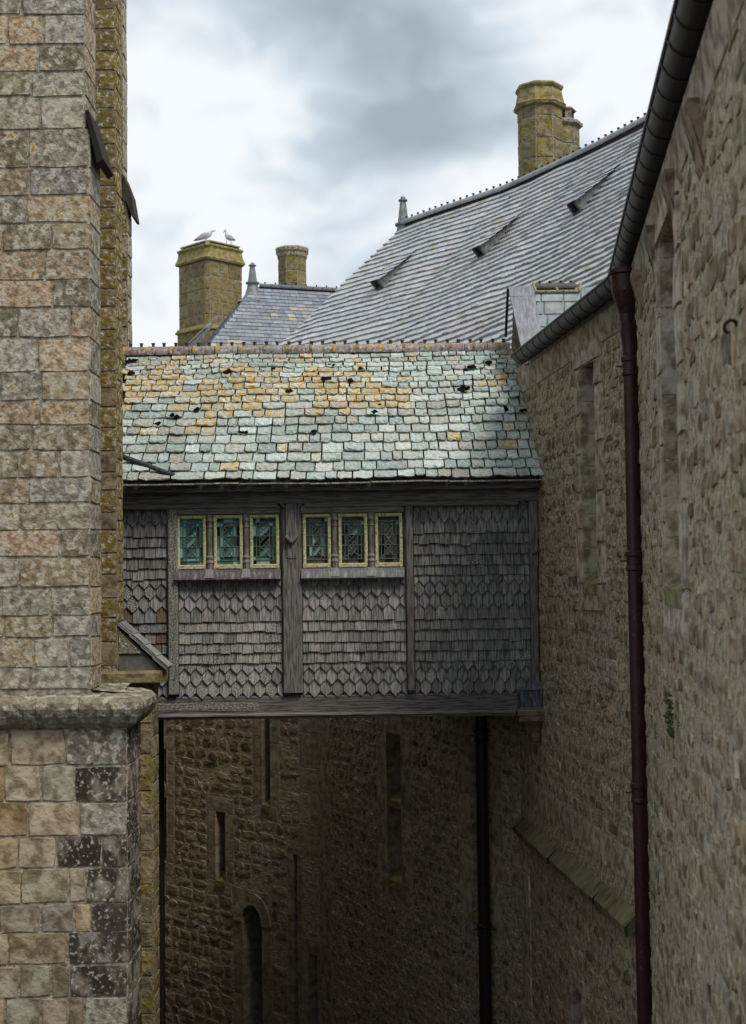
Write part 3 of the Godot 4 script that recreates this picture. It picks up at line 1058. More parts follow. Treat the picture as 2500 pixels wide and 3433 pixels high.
	gutter(T, g2, n2, 0.1, 0.28)

	# rain hopper and red-brown downpipe
	var red := Color(0.036, 0.011, 0.011)
	var pp := V3(1.998, 0, 10.3)
	var dp := downpipe(T, pp, 0.3, 11.8, 0.056, red, [11.62, 10.12, 8.36, 5.4])
	var hb := Buf.new()
	hb.lathe(Vector3.ZERO, [Vector2(0.0, -0.4), Vector2(0.058, -0.4), Vector2(0.06, -0.27), Vector2(0.085, -0.2), Vector2(0.115, -0.1), Vector2(0.12, 0.03), Vector2(0.135, 0.04), Vector2(0.135, 0.07), Vector2(0.1, 0.07), Vector2(0.08, 0.0), Vector2(0, -0.05)], 20, red, 0.8)
	put("rain_hopper", hb, M.paint_pipe, T, V3(1.985, 12.27, 10.32))
	var elbow := Buf.new()
	elbow.tube([Vector3(-0.013, 0.14, 0.02), Vector3(-0.01, 0.05, 0.01), Vector3(0, -0.02, 0), Vector3(0, -0.12, 0)], [Vector2(0.06, 0.06), Vector2(0.062, 0.062), Vector2(0.062, 0.062), Vector2(0.06, 0.06)], 16, [[red, red], [red, red], [red, red], [red, red]])
	put("elbow", elbow, M.paint_pipe, dp, pp + Vector3.UP * 11.8)
	# the black pipe on the far wall
	var wcf := wall_frame(1.7204, 16.15, -0.9056, 21.2)
	downpipe(T, wcf[0] + wcf[1] * 0.62 + wcf[2] * 0.16, 0.2, 10.2, 0.075, Color(0.012, 0.011, 0.011), [8.05, 5.7, 3.2])

	build_abbey_roof(T)


func build_abbey_roof(T: Node3D) -> void:
	var fall := Vector3(-0.852 * cos(deg_to_rad(47.0)), -sin(deg_to_rad(47.0)), 0.524 * cos(deg_to_rad(47.0)))
	var up := Vector3(-0.852 * sin(deg_to_rad(47.0)), cos(deg_to_rad(47.0)), 0.524 * sin(deg_to_rad(47.0)))
	var R := holder("slate_roof", T, ridge_at(0))
	var tmax := 13.6
	var list := []
	var nf := FastNoiseLite.new()
	nf.seed = 4
	nf.frequency = 0.35
	var P := func(t: float, b: float) -> Vector3:
		return ridge_at(t) + fall * b + up * nf.get_noise_2d(t, b) * 0.05
	# boarding under the slates
	var bd := Buf.new()
	var ctr := ridge_at(0)
	for i in 17:
		for j in 9:
			var b0 := 7.6 * j / 9.0
			var b1 := 7.6 * (j + 1) / 9.0
			var t00 := lerpf(-0.23 * b0, tmax, i / 17.0)
			var t10 := lerpf(-0.23 * b0, tmax, (i + 1) / 17.0)
			var t01 := lerpf(-0.23 * b1, tmax, i / 17.0)
			var t11 := lerpf(-0.23 * b1, tmax, (i + 1) / 17.0)
			bd.quad(P.call(t00, b0) - up * 0.03 - ctr, P.call(t10, b0) - up * 0.03 - ctr, P.call(t11, b1) - up * 0.03 - ctr, P.call(t01, b1) - up * 0.03 - ctr, Color(0.2, 0.19, 0.18), P.call(t00, b0) - ctr - up * 5.0)
	# hip end and back slope close the roof
	var ba := ridge_at(0)
	var hb: Vector3 = ridge_at(-0.23 * 7.6) + fall * 7.6
	var back := Vector3(-fall.x, fall.y, -fall.z)
	var hb2: Vector3 = ridge_at(0) + back * 7.6
	bd.face(ba - up * 0.02 - ctr, hb - up * 0.02 - ctr, hb2 - ctr, Color(0.2, 0.21, 0.23), Vector3(3, -3, 5))
	for i in 14:
		var ra := ridge_at(tmax * i / 14.0) - ctr
		var rb := ridge_at(tmax * (i + 1) / 14.0) - ctr
		bd.quad(ra, rb, rb + back * 7.6, ra + back * 7.6, Color(0.2, 0.21, 0.23), fall * 3.0 + ra)
	put("roof_boarding", bd, M.slate_grey, R, ctr)
	# slates
	var row := 0
	var b := 0.1
	var exp_ := 0.19
	while b < 7.5:
		var t := -0.23 * b - rr(0.0, 0.2)
		while t < tmax:
			var wd := rr(0.21, 0.25)
			var ta: float = max(t, -0.23 * b)
			var tb := t + wd - 0.009
			var b2 := b + exp_ + rr(-0.01, 0.012)
			if tb > ta + 0.03:
				var col := shade(pick([Color(0.5, 0.515, 0.535), Color(0.48, 0.495, 0.52), Color(0.53, 0.54, 0.555), Color(0.45, 0.47, 0.495)]), 0.07)
				if rng.randf() < 0.012:
					col = Color(0.42, 0.39, 0.27)
				var td: float = max(t, -0.23 * b2)
				slate(list, [P.call(ta, b), P.call(tb, b), P.call(tb, b2), P.call(td, b2)], up, 0.034 + rr(-0.004, 0.005), col, M.slate_grey)
			t += wd
		b += exp_
		row += 1
	emit(list, "slate", "slates", R)
	# ridge of lead-grey tiles with a crest of knobs
	var k := 0.0
	while k < 12.4:
		ridge_tiles(R, ridge_at(k) + Vector3.UP * 0.03, ridge_at(min(k + 0.82, 12.5)) + Vector3.UP * 0.03, 0.41, 0.1, [Color(0.34, 0.35, 0.37), Color(0.37, 0.37, 0.38), Color(0.3, 0.31, 0.34)], M.slate_blue, 2, Color(0.06, 0.06, 0.07))
		k += 0.82
	# lead finial on the hip
	finial(R, ridge_at(-0.02) + Vector3.UP * 0.02, 0.66, 0.13, 0.5)
	# three wedge-shaped roof vents in one line
	for q in [[1.41, 2.57], [4.95, 2.66], [8.04, 2.59]]:
		roof_vent(R, P.call(q[0], q[1]), (ridge_at(q[0] + 0.2) - ridge_at(q[0] - 0.2)).normalized(), fall, up)
	# tall octagonal chimney and the lower one behind it
	var pal := [Color(0.30, 0.26, 0.13), Color(0.27, 0.235, 0.14), Color(0.33, 0.275, 0.15), Color(0.25, 0.22, 0.14)]
	var C := holder("octagonal_chimney", T, V3(3.66, 17.0, 28.2))
	var l := []
	chimney_blocks(C, l, octagon(0.475, 0.3), V3(3.66, 0, 28.2), 15.5, 19.85, 0.44, pal, M.granite_green, 0.5)
	emit(l, "stone_block", "stone_blocks", C)
	put("chimney_cap", loft(octagon(0.475, 0.3), [Vector2(-0.02, 0.0), Vector2(0.07, 0.03), Vector2(0.1, 0.09), Vector2(0.06, 0.13), Vector2(0.03, 0.25), Vector2(0.0, 0.4), Vector2(0.03, 0.43), Vector2(0.05, 0.47), Vector2(0.03, 0.51), Vector2(-0.12, 0.53), Vector2(-0.2, 0.5)], Color(0.33, 0.29, 0.16), true), M.granite_green, C, V3(3.66, 19.83, 28.2))
	var C2 := holder("capped_chimney", T, V3(4.36, 17.0, 30))
	l = []
	chimney_blocks(C2, l, octagon(0.42, 0.1), V3(4.36, 0, 30), 16.0, 20.05, 0.36, [Color(0.29, 0.24, 0.17), Color(0.32, 0.27, 0.19)], M.granite_green, 0.36)
	emit(l, "stone_block", "stone_blocks", C2)
	put("chimney_cap", loft(octagon(0.42, 0.1), [Vector2(0.0, 0.0), Vector2(0.08, 0.04), Vector2(0.09, 0.1), Vector2(0.0, 0.14), Vector2(-0.1, 0.15)], Color(0.36, 0.33, 0.28), true), M.granite_white, C2, V3(4.36, 20.04, 30))
	for a in 5:
		var p := Buf.new()
		p.block(Vector3.ZERO, Vector3(0.07, 0.12, 0.07), 0.01, Color(0.3, 0.25, 0.2))
		put("cap_post", p, M.granite_bare, C2, V3(4.36 + 0.25 * cos(a * TAU / 5 + 0.3), 20.3, 30 + 0.25 * sin(a * TAU / 5 + 0.3)))
	put("cap_slab", loft(octagon(0.34, 0.1), [Vector2(0, 0), Vector2(0.03, 0.02), Vector2(0.0, 0.06), Vector2(-0.2, 0.1)], Color(0.36, 0.34, 0.31), true), M.granite_white, C2, V3(4.36, 20.42, 30))

	# eaves strip of slates over the middle and near walls, behind the gutters
	var ev := holder("eaves", T, V3(2.2, 12.6, 11.5))
	for f in [[wall_frame(2.204, 11.5, 1.7204, 16.15), 0.1, 3.7], [wall_frame(2.2, 11.5, 0.34, -4.0), 0.1, 7.7]]:
		var w: Array = f[0]
		var dn: Vector3 = (w[2] * cos(0.16) - Vector3.UP * sin(0.16))
		var un: Vector3 = (w[2] * sin(0.16) + Vector3.UP * cos(0.16))
		var es := []
		for r in 2:
			var s: float = f[1]
			while s < f[2]:
				var e := rr(0.18, 0.28)
				var a: Vector3 = w[0] + Vector3.UP * 12.53 + w[1] * s + dn * (-0.34 + 0.2 * r)
				slate(es, [a, a + w[1] * (e - 0.006), a + w[1] * (e - 0.006) + dn * 0.22, a + dn * 0.22], un, 0.02, shade(Color(0.32, 0.335, 0.35), 0.15), M.slate_grey)
				s += e
		emit(es, "slate", "slates", ev)

	# little gabled dormer where the bridge roof meets the building
	var D := holder("dormer", T, V3(1.65, 12.5, 16))
	var ry := 13.43
	var x0 := 1.62
	var x1 := 2.5
	var db := Buf.new()
	var dc := V3(2.0, 12.9, 16.2)
	var dcol := Color(0.16, 0.17, 0.18)
	var tl := V3(1.99, ry, 16.0) - dc
	var tr := V3(x1 + 0.5, ry, 16.0) - dc
	var br := V3(x1 + 0.5, 12.4, 15.35) - dc
	var bl := V3(1.99, 12.4, 15.35) - dc
	db.quad(tl, tr, br, bl, dcol, Vector3(0, -2, -1))
	db.quad(tl, tr, V3(x1 + 0.5, 12.4, 16.7) - dc, V3(1.99, 12.4, 16.7) - dc, dcol, Vector3(0, -2, 0))
	put("dormer_boarding", db, M.slate_blue, D, dc)
	var dl := []
	for r in 6:
		var s := 1.97 - rr(0.0, 0.15)
		while s < x1 + 0.4:
			var e := rr(0.17, 0.27)
			var k0 := r / 6.0
			var k1 := (r + 1.15) / 6.0
			var s0: float = max(s, 1.97)
			if s + e > s0 + 0.04:
				slate(dl, [V3(s0 + 0.02 + k0 * 0.0, lerpf(ry, 12.4, k0), lerpf(16.0, 15.35, k0)), V3(s + e, lerpf(ry, 12.4, k0), lerpf(16.0, 15.35, k0)), V3(s + e - 0.03, lerpf(ry, 12.4, k1), lerpf(16.0, 15.35, k1)), V3(s0 - 0.01, lerpf(ry, 12.4, k1), lerpf(16.0, 15.35, k1))], Vector3(0, 0.53, 0.85), 0.016, shade(Color(0.26, 0.31, 0.33), 0.16), M.slate_blue)
			s += e
	emit(dl, "slate", "slates", D)
	ridge_tiles(D, V3(1.98, ry + 0.0, 16.0), V3(2.48, ry, 16.0), 0.25, 0.055, [Color(0.1, 0.1, 0.12), Color(0.12, 0.11, 0.12)], M.slate_blue, 2, Color(0.02, 0.02, 0.02))
	var mb := Buf.new()
	mb.bar(V3(1.97, ry - 0.06, 15.93) - dc, V3(2.5, ry - 0.06, 15.93) - dc, 0.03, 0.03, 0.008, Vector3.BACK, Color(0.42, 0.34, 0.22))
	for xx in [1.98, 2.24, 2.5]:
		mb.bar(V3(xx, ry - 0.06, 15.92) - dc, V3(xx + (0.03 if xx > 2.4 else -0.02), ry + 0.06, 16.0) - dc, 0.03, 0.03, 0.008, Vector3.BACK, Color(0.42, 0.34, 0.22))
	put("mortar_fillet", mb, M.mortar, D, dc)
	# lead sheet on the verge and the dark gable under it
	var ld := Buf.new()
	var lc := V3(1.8, 12.9, 15.8)
	ld.slab([V3(1.66, ry + 0.02, 15.99) - lc, V3(1.95, ry + 0.02, 15.97) - lc, V3(2.03, 12.4, 15.3) - lc, V3(1.76, 12.4, 15.3) - lc], Vector3(0, -0.012, -0.02), Color(0.24, 0.265, 0.31))
	var lead := put("lead_sheet", ld, M.lead, D, lc)
	var sm := Buf.new()
	sm.bar(V3(1.675, ry - 0.12, 15.90) - lc, V3(1.975, ry - 0.12, 15.885) - lc, 0.014, 0.01, 0.003, Vector3.BACK, Color(0.3, 0.32, 0.36))
	put("lead_seam", sm, M.lead, lead, lc)
	var gb := Buf.new()
	gb.slab([V3(1.72, ry - 0.05, 16.03) - lc, V3(1.82, 12.4, 15.38) - lc, V3(1.74, 12.4, 16.6) - lc], Vector3(0.05, 0, 0), Color(0.16, 0.13, 0.09))
	put("gable", gb, M.granite_bare, D, lc)
	var vb := Buf.new()
	vb.bar(V3(1.658, ry, 16.02) - lc, V3(1.625, 12.85, 16.06) - lc, 0.018, 0.03, 0.004, Vector3.BACK, Color(0.03, 0.03, 0.035))
	put("bargeboard", vb, M.wood_upright, D, lc)


func finial(parent: Node3D, at: Vector3, h: float, r: float, flare: float) -> void:
	var F := holder("finial", parent, at)
	var col := Color(0.23, 0.25, 0.28)
	var b := Buf.new()
	b.lathe(Vector3.ZERO, [Vector2(r * 1.05, 0.0), Vector2(r * 0.55, h * 0.8), Vector2(r * 0.85, h * 0.82), Vector2(r * 0.85, h * 0.86), Vector2(r * 0.5, h * 0.88), Vector2(r * 0.42, h * 0.95), Vector2(0, h)], 8, col, 1.0, 0.4, true)
	put("spike", b, M.lead, F, at)
	var c := Buf.new()
	c.lathe(Vector3.ZERO, [Vector2(r * 1.0, -0.03), Vector2(r * 1.45, -0.02), Vector2(r * 1.45, 0.02), Vector2(r * 1.0, 0.04)], 14, col)
	put("ring", c, M.lead, F, at)
	var s := Buf.new()
	s.lathe(Vector3.ZERO, [Vector2(r * 1.05, 0.0), Vector2(r * 1.15, -0.12), Vector2(r * 1.6, -0.28 * flare * 2.0), Vector2(r * 2.3, -0.40 * flare * 2.0), Vector2(r * 3.3, -0.5 * flare * 2.0)], 12, col)
	put("skirt", s, M.lead, F, at)


func roof_vent(parent: Node3D, p: Vector3, a: Vector3, fall: Vector3, up: Vector3) -> void:
	# p: the lower left corner of the opening on the roof
	var H := holder("roof_vent", parent, p)
	var w := 0.26
	var h := 0.19
	var L := 1.2
	var lid := Buf.new()
	var col := Color(0.22, 0.23, 0.24)
	var k := 6
	for i in k:
		var f0 := float(i) / k
		var f1 := float(i + 1) / k
		var h0 := h * pow(1.0 - f0, 1.3) + 0.04
		var h1 := h * pow(1.0 - f1, 1.3) + 0.04
		var ov := 0.05 if i == 0 else 0.0
		var q0 := -a * 0.05 + up * (h0 + 0.022) - fall * L * f0 + fall * ov
		var q1 := a * (w + 0.09) + up * (h0 + 0.022) - fall * L * f0 + fall * ov
		var q2 := a * (w + 0.09) + up * h1 - fall * L * f1
		var q3 := -a * 0.05 + up * h1 - fall * L * f1
		lid.slab([q0, q1, q2, q3], up * 0.014, shade(Color(0.4, 0.415, 0.44), 0.12))
	put("vent_lid", lid, M.slate_grey, H, p)
	for sd in [0.0, w]:
		var c := Buf.new()
		c.slab([a * sd - up * 0.03, a * sd + up * (h + 0.045), a * sd - fall * L * 0.45 + up * 0.1, a * sd - fall * L * 0.8 + up * 0.02, a * sd - fall * L * 0.8 - up * 0.02], a * (0.02 if sd == 0.0 else -0.02), Color(0.17, 0.19, 0.2))
		put("cheek", c, M.lead, H, p)
	var fr := Buf.new()
	fr.bar(a * 0.0 + up * 0.02 + fall * 0.01, a * w + up * 0.02 + fall * 0.01, 0.04, 0.05, 0.006, up, Color(0.1, 0.1, 0.09))
	fr.bar(a * 0.025 + fall * 0.01, a * 0.025 + up * (h + 0.03) + fall * 0.01, 0.04, 0.04, 0.006, a, Color(0.1, 0.1, 0.09))
	fr.bar(a * (w - 0.025) + fall * 0.01, a * (w - 0.025) + up * (h + 0.03) + fall * 0.01, 0.04, 0.04, 0.006, a, Color(0.1, 0.1, 0.09))
	put("vent_frame", fr, M.plain, H, p)


# ---------------------------------------------------------------- the timber bridge
const FZ := 15.0


func build_bridge() -> void:
	var T := thing("covered_footbridge", "grey timber covered footbridge with shingled wall and mossy pale slate roof", "bridge", V3(-0.4, 8.43, 16.2))
	var xl := -3.0
	var xr := 1.83
	var oak := Color(0.215, 0.205, 0.195)
	# frame
	var add_bar := func(called: String, a: Vector3, b: Vector3, w: float, h: float, side: Vector3, m: Material, col: Color, parent: Node3D) -> MeshInstance3D:
		var ctr := (a + b) / 2.0
		var bf := Buf.new()
		bf.bar(a - ctr, b - ctr, w, h, 0.012, side, col)
		return put(called, bf, m, parent, ctr)
	# wall plate with its mouldings
	var plate: MeshInstance3D = add_bar.call("wall_plate", V3(xl, 10.93, FZ + 0.06), V3(xr + 0.02, 10.93, FZ + 0.06), 0.22, 0.24, Vector3.BACK, M.wood_lying, oak, T)
	for seg in [[xl, -1.06], [-0.76, 1.62]]:
		add_bar.call("moulding", V3(seg[0], 10.845, FZ - 0.055), V3(seg[1], 10.845, FZ - 0.055), 0.03, 0.026, Vector3.BACK, M.wood_lying, Color(0.24, 0.23, 0.22), plate)
		add_bar.call("moulding", V3(seg[0], 10.795, FZ - 0.03), V3(seg[1], 10.795, FZ - 0.03), 0.07, 0.05, Vector3.BACK, M.wood_lying, oak, plate)
	for k in [[-1.06, -0.98, -1], [-0.76, -0.84, 1], [1.62, 1.7, -1]]:
		add_bar.call("moulding_stop", V3(k[0], 10.845, FZ - 0.055), V3(k[1], 10.775, FZ - 0.05), 0.03, 0.026, Vector3.BACK, M.wood_lying, oak, plate)
	# sill beam, cracked, with a bead along its foot
	var sill: MeshInstance3D = add_bar.call("sill_beam", V3(xl, 8.575, FZ + 0.125), V3(1.575, 8.575, FZ + 0.125), 0.24, 0.22, Vector3.BACK, M.wood_lying, Color(0.165, 0.16, 0.155), T)
	add_bar.call("beam_face", V3(-2.5, 8.58, FZ + 0.005), V3(-1.3, 8.575, FZ + 0.005), 0.012, 0.1, Vector3.BACK, M.wood_lying_lichen, Color(0.19, 0.18, 0.17), sill)
	add_bar.call("moulding", V3(xl, 8.475, FZ + 0.0), V3(1.55, 8.475, FZ + 0.0), 0.06, 0.04, Vector3.BACK, M.wood_lying, Color(0.22, 0.21, 0.2), sill)
	add_bar.call("moulding", V3(xl, 8.445, FZ + 0.02), V3(1.56, 8.445, FZ + 0.02), 0.06, 0.026, Vector3.BACK, M.wood_lying, Color(0.26, 0.25, 0.23), sill)
	# posts
	for p in [[-2.237, 0.112, 8.72], [0.40, 0.082, 8.73], [1.78, 0.085, 8.8]]:
		add_bar.call("post", V3(p[0], p[2], FZ + 0.01), V3(p[0], 10.8, FZ + 0.01), p[1], 0.12, Vector3.RIGHT, M.wood_upright_lichen if p[0] < -2 else M.wood_upright, Color(0.2, 0.19, 0.182), T)
	var cp: MeshInstance3D = add_bar.call("broad_post", V3(-0.91, 8.72, FZ + 0.02), V3(-0.91, 10.3, FZ + 0.02), 0.215, 0.13, Vector3.RIGHT, M.wood_upright, Color(0.195, 0.186, 0.178), T)
	add_bar.call("post_cheek", V3(-0.985, 10.3, FZ + 0.03), V3(-0.985, 10.8, FZ + 0.03), 0.065, 0.12, Vector3.RIGHT, M.wood_upright, Color(0.2, 0.19, 0.18), cp)
	add_bar.call("post_cheek", V3(-0.835, 10.3, FZ + 0.03), V3(-0.835, 10.8, FZ + 0.03), 0.065, 0.12, Vector3.RIGHT, M.wood_upright, Color(0.2, 0.19, 0.18), cp)
	# the carved front of the centre post and of the last post: a tapering block over a chevron
	for q in [[-0.91, 0.115, 10.45, 10.24], [1.78, 0.095, 10.3, 10.12]]:
		var ctr := V3(q[0], 10.5, FZ)
		var b := Buf.new()
		var w: float = q[1] / 2.0
		b.slab([V3(q[0] - w, 10.81, FZ - 0.08) - ctr, V3(q[0] + w, 10.81, FZ - 0.08) - ctr, V3(q[0] + w, q[2], FZ - 0.075) - ctr, V3(q[0], q[2] - 0.06, FZ - 0.072) - ctr, V3(q[0] - w, q[2], FZ - 0.075) - ctr], Vector3(0, 0, -0.12), Color(0.21, 0.2, 0.19))
		var cf := put("carved_block", b, M.wood_upright, T, ctr)
		for s in [-1, 1]:
			add_bar.call("chevron", V3(q[0] + s * (w + 0.006), q[2] + 0.005, FZ - 0.085), V3(q[0], q[2] - 0.065, FZ - 0.085), 0.03, 0.04, Vector3.BACK, M.wood_upright, Color(0.22, 0.21, 0.2), cf)
		var b2 := Buf.new()
		b2.slab([V3(q[0] - w, q[2], FZ - 0.06) - ctr, V3(q[0] + w, q[2], FZ - 0.06) - ctr, V3(q[0] + w, q[3] - 0.03, FZ - 0.052) - ctr, V3(q[0] - w, q[3] - 0.03, FZ - 0.052) - ctr], Vector3(0, 0, -0.08), Color(0.2, 0.19, 0.18))
		put("carved_stem", b2, M.wood_upright, T, ctr)
	# boarding behind the shingles with the window openings, floor and back wall
	var dark := Color(0.24, 0.23, 0.22)
	var wins := [[-2.196, -1.867], [-1.782, -1.457], [-1.379, -1.051], [-0.788, -0.474], [-0.391, -0.065], [0.017, 0.325]]
	var holes := []
	for e in wins:
		holes.append(Rect2(e[0] - xl, 10.095 - 8.5, e[1] - e[0], 0.605))
	backing("boarding", T, V3(xl, 8.5, FZ + 0.055), Vector3.RIGHT, Vector3.BACK, 0.0, xr - xl, 0.0, 2.4, holes, dark, 0.06, M.wood_upright)
	put_holes_open(T, xl, xr, wins)
	var fl := Buf.new()
	fl.block(Vector3.ZERO, Vector3((xr - xl) / 2.0, 0.06, 1.3), 0.01, Color(0.1, 0.09, 0.08))
	put("floor", fl, M.wood_lying, T, V3((xl + xr) / 2, 8.52, FZ + 1.42))
	# shingles: rows from the plate down; 0 = pointed, 1 = square
	var kinds := [0, 0, 1, 1, 1, 1, 1, 0, 0, 0, 1, 1, 1, 1, 1, 0, 0, 0]
	var ys := [10.70, 10.585, 10.47, 10.352, 10.232, 10.115, 10.003, 9.886, 9.765, 9.63, 9.512, 9.4, 9.276, 9.165, 9.05, 8.935, 8.805, 8.665]
	var weather := FastNoiseLite.new()
	weather.seed = 21
	weather.frequency = 0.7
	var panels := [[-2.95, -2.30, 0.122], [-2.178, -1.025, 0.128], [-0.80, 0.355, 0.128], [0.445, 1.737, 0.1175]]
	for pi in panels.size():
		var pn: Array = panels[pi]
		var n := int(round((pn[1] - pn[0]) / pn[2]))
		var wd: float = (pn[1] - pn[0]) / n
		for r in kinds.size():
			if (pi == 1 or pi == 2) and r < 7:
				continue
			var shift := 0.0 if r % 2 == 0 else 0.5
			for k in range(-1, n + 1):
				var xa: float = max(pn[0], pn[0] + (k + shift) * wd)
				var xb: float = min(pn[1], pn[0] + (k + 1 + shift) * wd)
				if xb - xa < 0.02:
					continue
				var full := xb - xa > wd * 0.9
				var yb: float = ys[r] + rr(-0.007, 0.007) - (0.018 if rng.randf() < 0.03 else 0.0)
				var yt: float = yb + 0.2
				if r == 0:
					yt = 10.8
				if (pi == 1 or pi == 2) and r == 7:
					yt = 9.99
				var hb := 0.062 if kinds[r] == 0 else 0.0
				var g := 0.0042
				var pts := []
				if kinds[r] == 0:
					if full:
						pts = [Vector2(xa + g, yt), Vector2(xb - g, yt), Vector2(xb - g, yb + hb), Vector2((xa + xb) / 2 + rr(-0.004, 0.004), yb), Vector2(xa + g, yb + hb)]
					elif xa <= pn[0] + 0.001:
						pts = [Vector2(xa + g, yt), Vector2(xb - g, yt), Vector2(xb - g, yb + hb), Vector2(xa + g, yb + 0.005)]
					else:
						pts = [Vector2(xa + g, yt), Vector2(xb - g, yt), Vector2(xb - g, yb + 0.005), Vector2(xa + g, yb + hb)]
				else:
					pts = [Vector2(xa + g, yt), Vector2(xb - g, yt), Vector2(xb - g, yb + rr(-0.005, 0.005)), Vector2(xa + g, yb + rr(-0.005, 0.005))]
				var ctr := V3((xa + xb) / 2, yb + 0.1, FZ + 0.03)
				var lift := rr(0.0, 0.005)
				if rng.randf() < 0.06:
					lift += 0.008
				var poly := []
				for p in pts:
					var f: float = clamp((p.y - yb) / 0.2, 0.0, 1.0)
					poly.append(V3(p.x, p.y, FZ - 0.006 - lift * (1.0 - f) + 0.036 * f) - ctr)
				var sb := Buf.new()
				var bright := 0.28 if pi in [1, 2] else 0.235
				var col := shade(Color(bright, bright * 0.995, bright * 0.975) * (1.0 + 0.35 * weather.get_noise_2d((xa + xb) * 1.5, yb * 1.2)), 0.24)
				if pi == 0 and r > 9 and r < 15 and rng.randf() < 0.5:
					col = shade(Color(0.17, 0.125, 0.09), 0.15)
				sb.slab(poly, Vector3(0, 0, -0.015), col)
				var lich: bool = (pi == 1 and r >= 11 and rng.randf() < 0.75) or (pi == 0 and r >= 8 and rng.randf() < 0.35) or (pi in [2, 3] and rng.randf() < 0.05)
				put("pointed_shingle" if kinds[r] == 0 else "square_shingle", sb, M.wood_upright_lichen if lich else M.wood_upright, T, ctr)
	# window heads, mullions and lead sills
	for gidx in 2:
		var a: float = wins[gidx * 3][0] - 0.015
		var b: float = wins[gidx * 3 + 2][1] + 0.015
		add_bar.call("window_head", V3(a, 10.748, FZ - 0.0), V3(b, 10.748, FZ - 0.0), 0.09, 0.09, Vector3.BACK, M.wood_lying, Color(0.22, 0.215, 0.205), T)
		for k in 2:
			var mx: float = (wins[gidx * 3 + k][1] + wins[gidx * 3 + k + 1][0]) / 2.0
			var mb := Buf.new()
			mb.lathe(Vector3.ZERO, [Vector2(0.038, 0.0), Vector2(0.038, 0.07), Vector2(0.045, 0.075), Vector2(0.045, 0.085), Vector2(0.034, 0.11), Vector2(0.042, 0.13), Vector2(0.042, 0.145), Vector2(0.029, 0.16), Vector2(0.029, 0.46), Vector2(0.038, 0.475), Vector2(0.03, 0.49), Vector2(0.032, 0.53), Vector2(0.043, 0.54), Vector2(0.043, 0.56), Vector2(0.037, 0.57), Vector2(0.04, 0.615)], 10, Color(0.24, 0.225, 0.215))
			put("mullion_column", mb, M.wood_upright, T, V3(mx, 10.09, FZ - 0.01))
			var bk := Buf.new()
			bk.block(Vector3.ZERO, Vector3(0.04, 0.31, 0.03), 0.004, Color(0.16, 0.15, 0.14))
			put("mullion", bk, M.wood_upright, T, V3(mx, 10.4, FZ + 0.045))
		var sb := Buf.new()
		var sc := V3((a + b) / 2, 10.03, FZ)
		var prof := [Vector2(0.03, 0.065), Vector2(-0.03, 0.06), Vector2(-0.06, 0.03), Vector2(-0.085, -0.02), Vector2(-0.095, -0.045), Vector2(-0.085, -0.062), Vector2(-0.055, -0.062), Vector2(0.03, -0.04)]
		for k in prof.size() - 1:
			var p: Vector2 = prof[k]
			var q: Vector2 = prof[k + 1]
			sb.quad(V3(a, 10.03 + p.y, FZ + p.x) - sc, V3(b, 10.03 + p.y, FZ + p.x) - sc, V3(b, 10.03 + q.y, FZ + q.x) - sc, V3(a, 10.03 + q.y, FZ + q.x) - sc, Color(0.1, 0.085, 0.09) if gidx == 0 else Color(0.15, 0.16, 0.185), V3(0, 0, 0.0))
		for e in [a, b]:
			for k in prof.size() - 2:
				sb.face(V3(e, 10.03 + prof[0].y, FZ + prof[0].x) - sc, V3(e, 10.03 + prof[k + 1].y, FZ + prof[k + 1].x) - sc, V3(e, 10.03 + prof[k + 2].y, FZ + prof[k + 2].x) - sc, Color(0.2, 0.2, 0.21), Vector3.ZERO)
		var ls := put("lead_sill", sb, M.lead, T, sc)
		for k in 2:
			var mx: float = (wins[gidx * 3 + k][1] + wins[gidx * 3 + k + 1][0]) / 2.0
			var tb := Buf.new()
			tb.slab([V3(mx - 0.042, 10.098, FZ - 0.055) - sc, V3(mx + 0.042, 10.098, FZ - 0.055) - sc, V3(mx + 0.05, 10.0, FZ - 0.098) - sc, V3(mx - 0.05, 10.0, FZ - 0.098) - sc], Vector3(0, 0, -0.05), Color(0.22, 0.235, 0.25))
			put("lead_tab", tb, M.lead, ls, sc)
	for i in 6:
		leaded_window(T, i, wins[i][0], wins[i][1], 10.095, 10.70)
	# right end: lead-clad bracket and carved stone corbel below
	var lb := Buf.new()
	lb.block(Vector3.ZERO, Vector3(0.12, 0.1, 0.1), 0.006, Color(0.075, 0.09, 0.115))
	put("lead_box", lb, M.lead, T, V3(1.72, 8.63, FZ - 0.01))
	for e in [[1.72, 8.735, 0.122, 0.014, 0.115], [1.72, 8.515, 0.13, 0.018, 0.118], [1.785, 8.77, 0.06, 0.04, 0.1]]:
		var k := Buf.new()
		k.block(Vector3.ZERO, Vector3(e[2], e[3], e[4]), 0.004, Color(0.15, 0.18, 0.2))
		put("lead_flashing", k, M.lead, T, V3(e[0], e[1], FZ - 0.012))
	var cb := Buf.new()
	cb.block(Vector3(0, 0.1, 0), Vector3(0.15, 0.035, 0.15), 0.012, Color(0.24, 0.2, 0.13))
	cb.block(Vector3(0.01, 0.035, 0), Vector3(0.145, 0.03, 0.145), 0.012, Color(0.22, 0.185, 0.12))
	cb.lathe(Vector3(0.06, 0, 0), [Vector2(0, -0.24), Vector2(0.04, -0.22), Vector2(0.055, -0.17), Vector2(0.05, -0.12), Vector2(0.08, -0.05), Vector2(0.13, 0.01)], 10, Color(0.2, 0.165, 0.11))
	put("stone_corbel", cb, M.granite_bare, T, V3(1.715, 8.37, FZ + 0.0))
	build_bridge_roof(T, xl, xr)


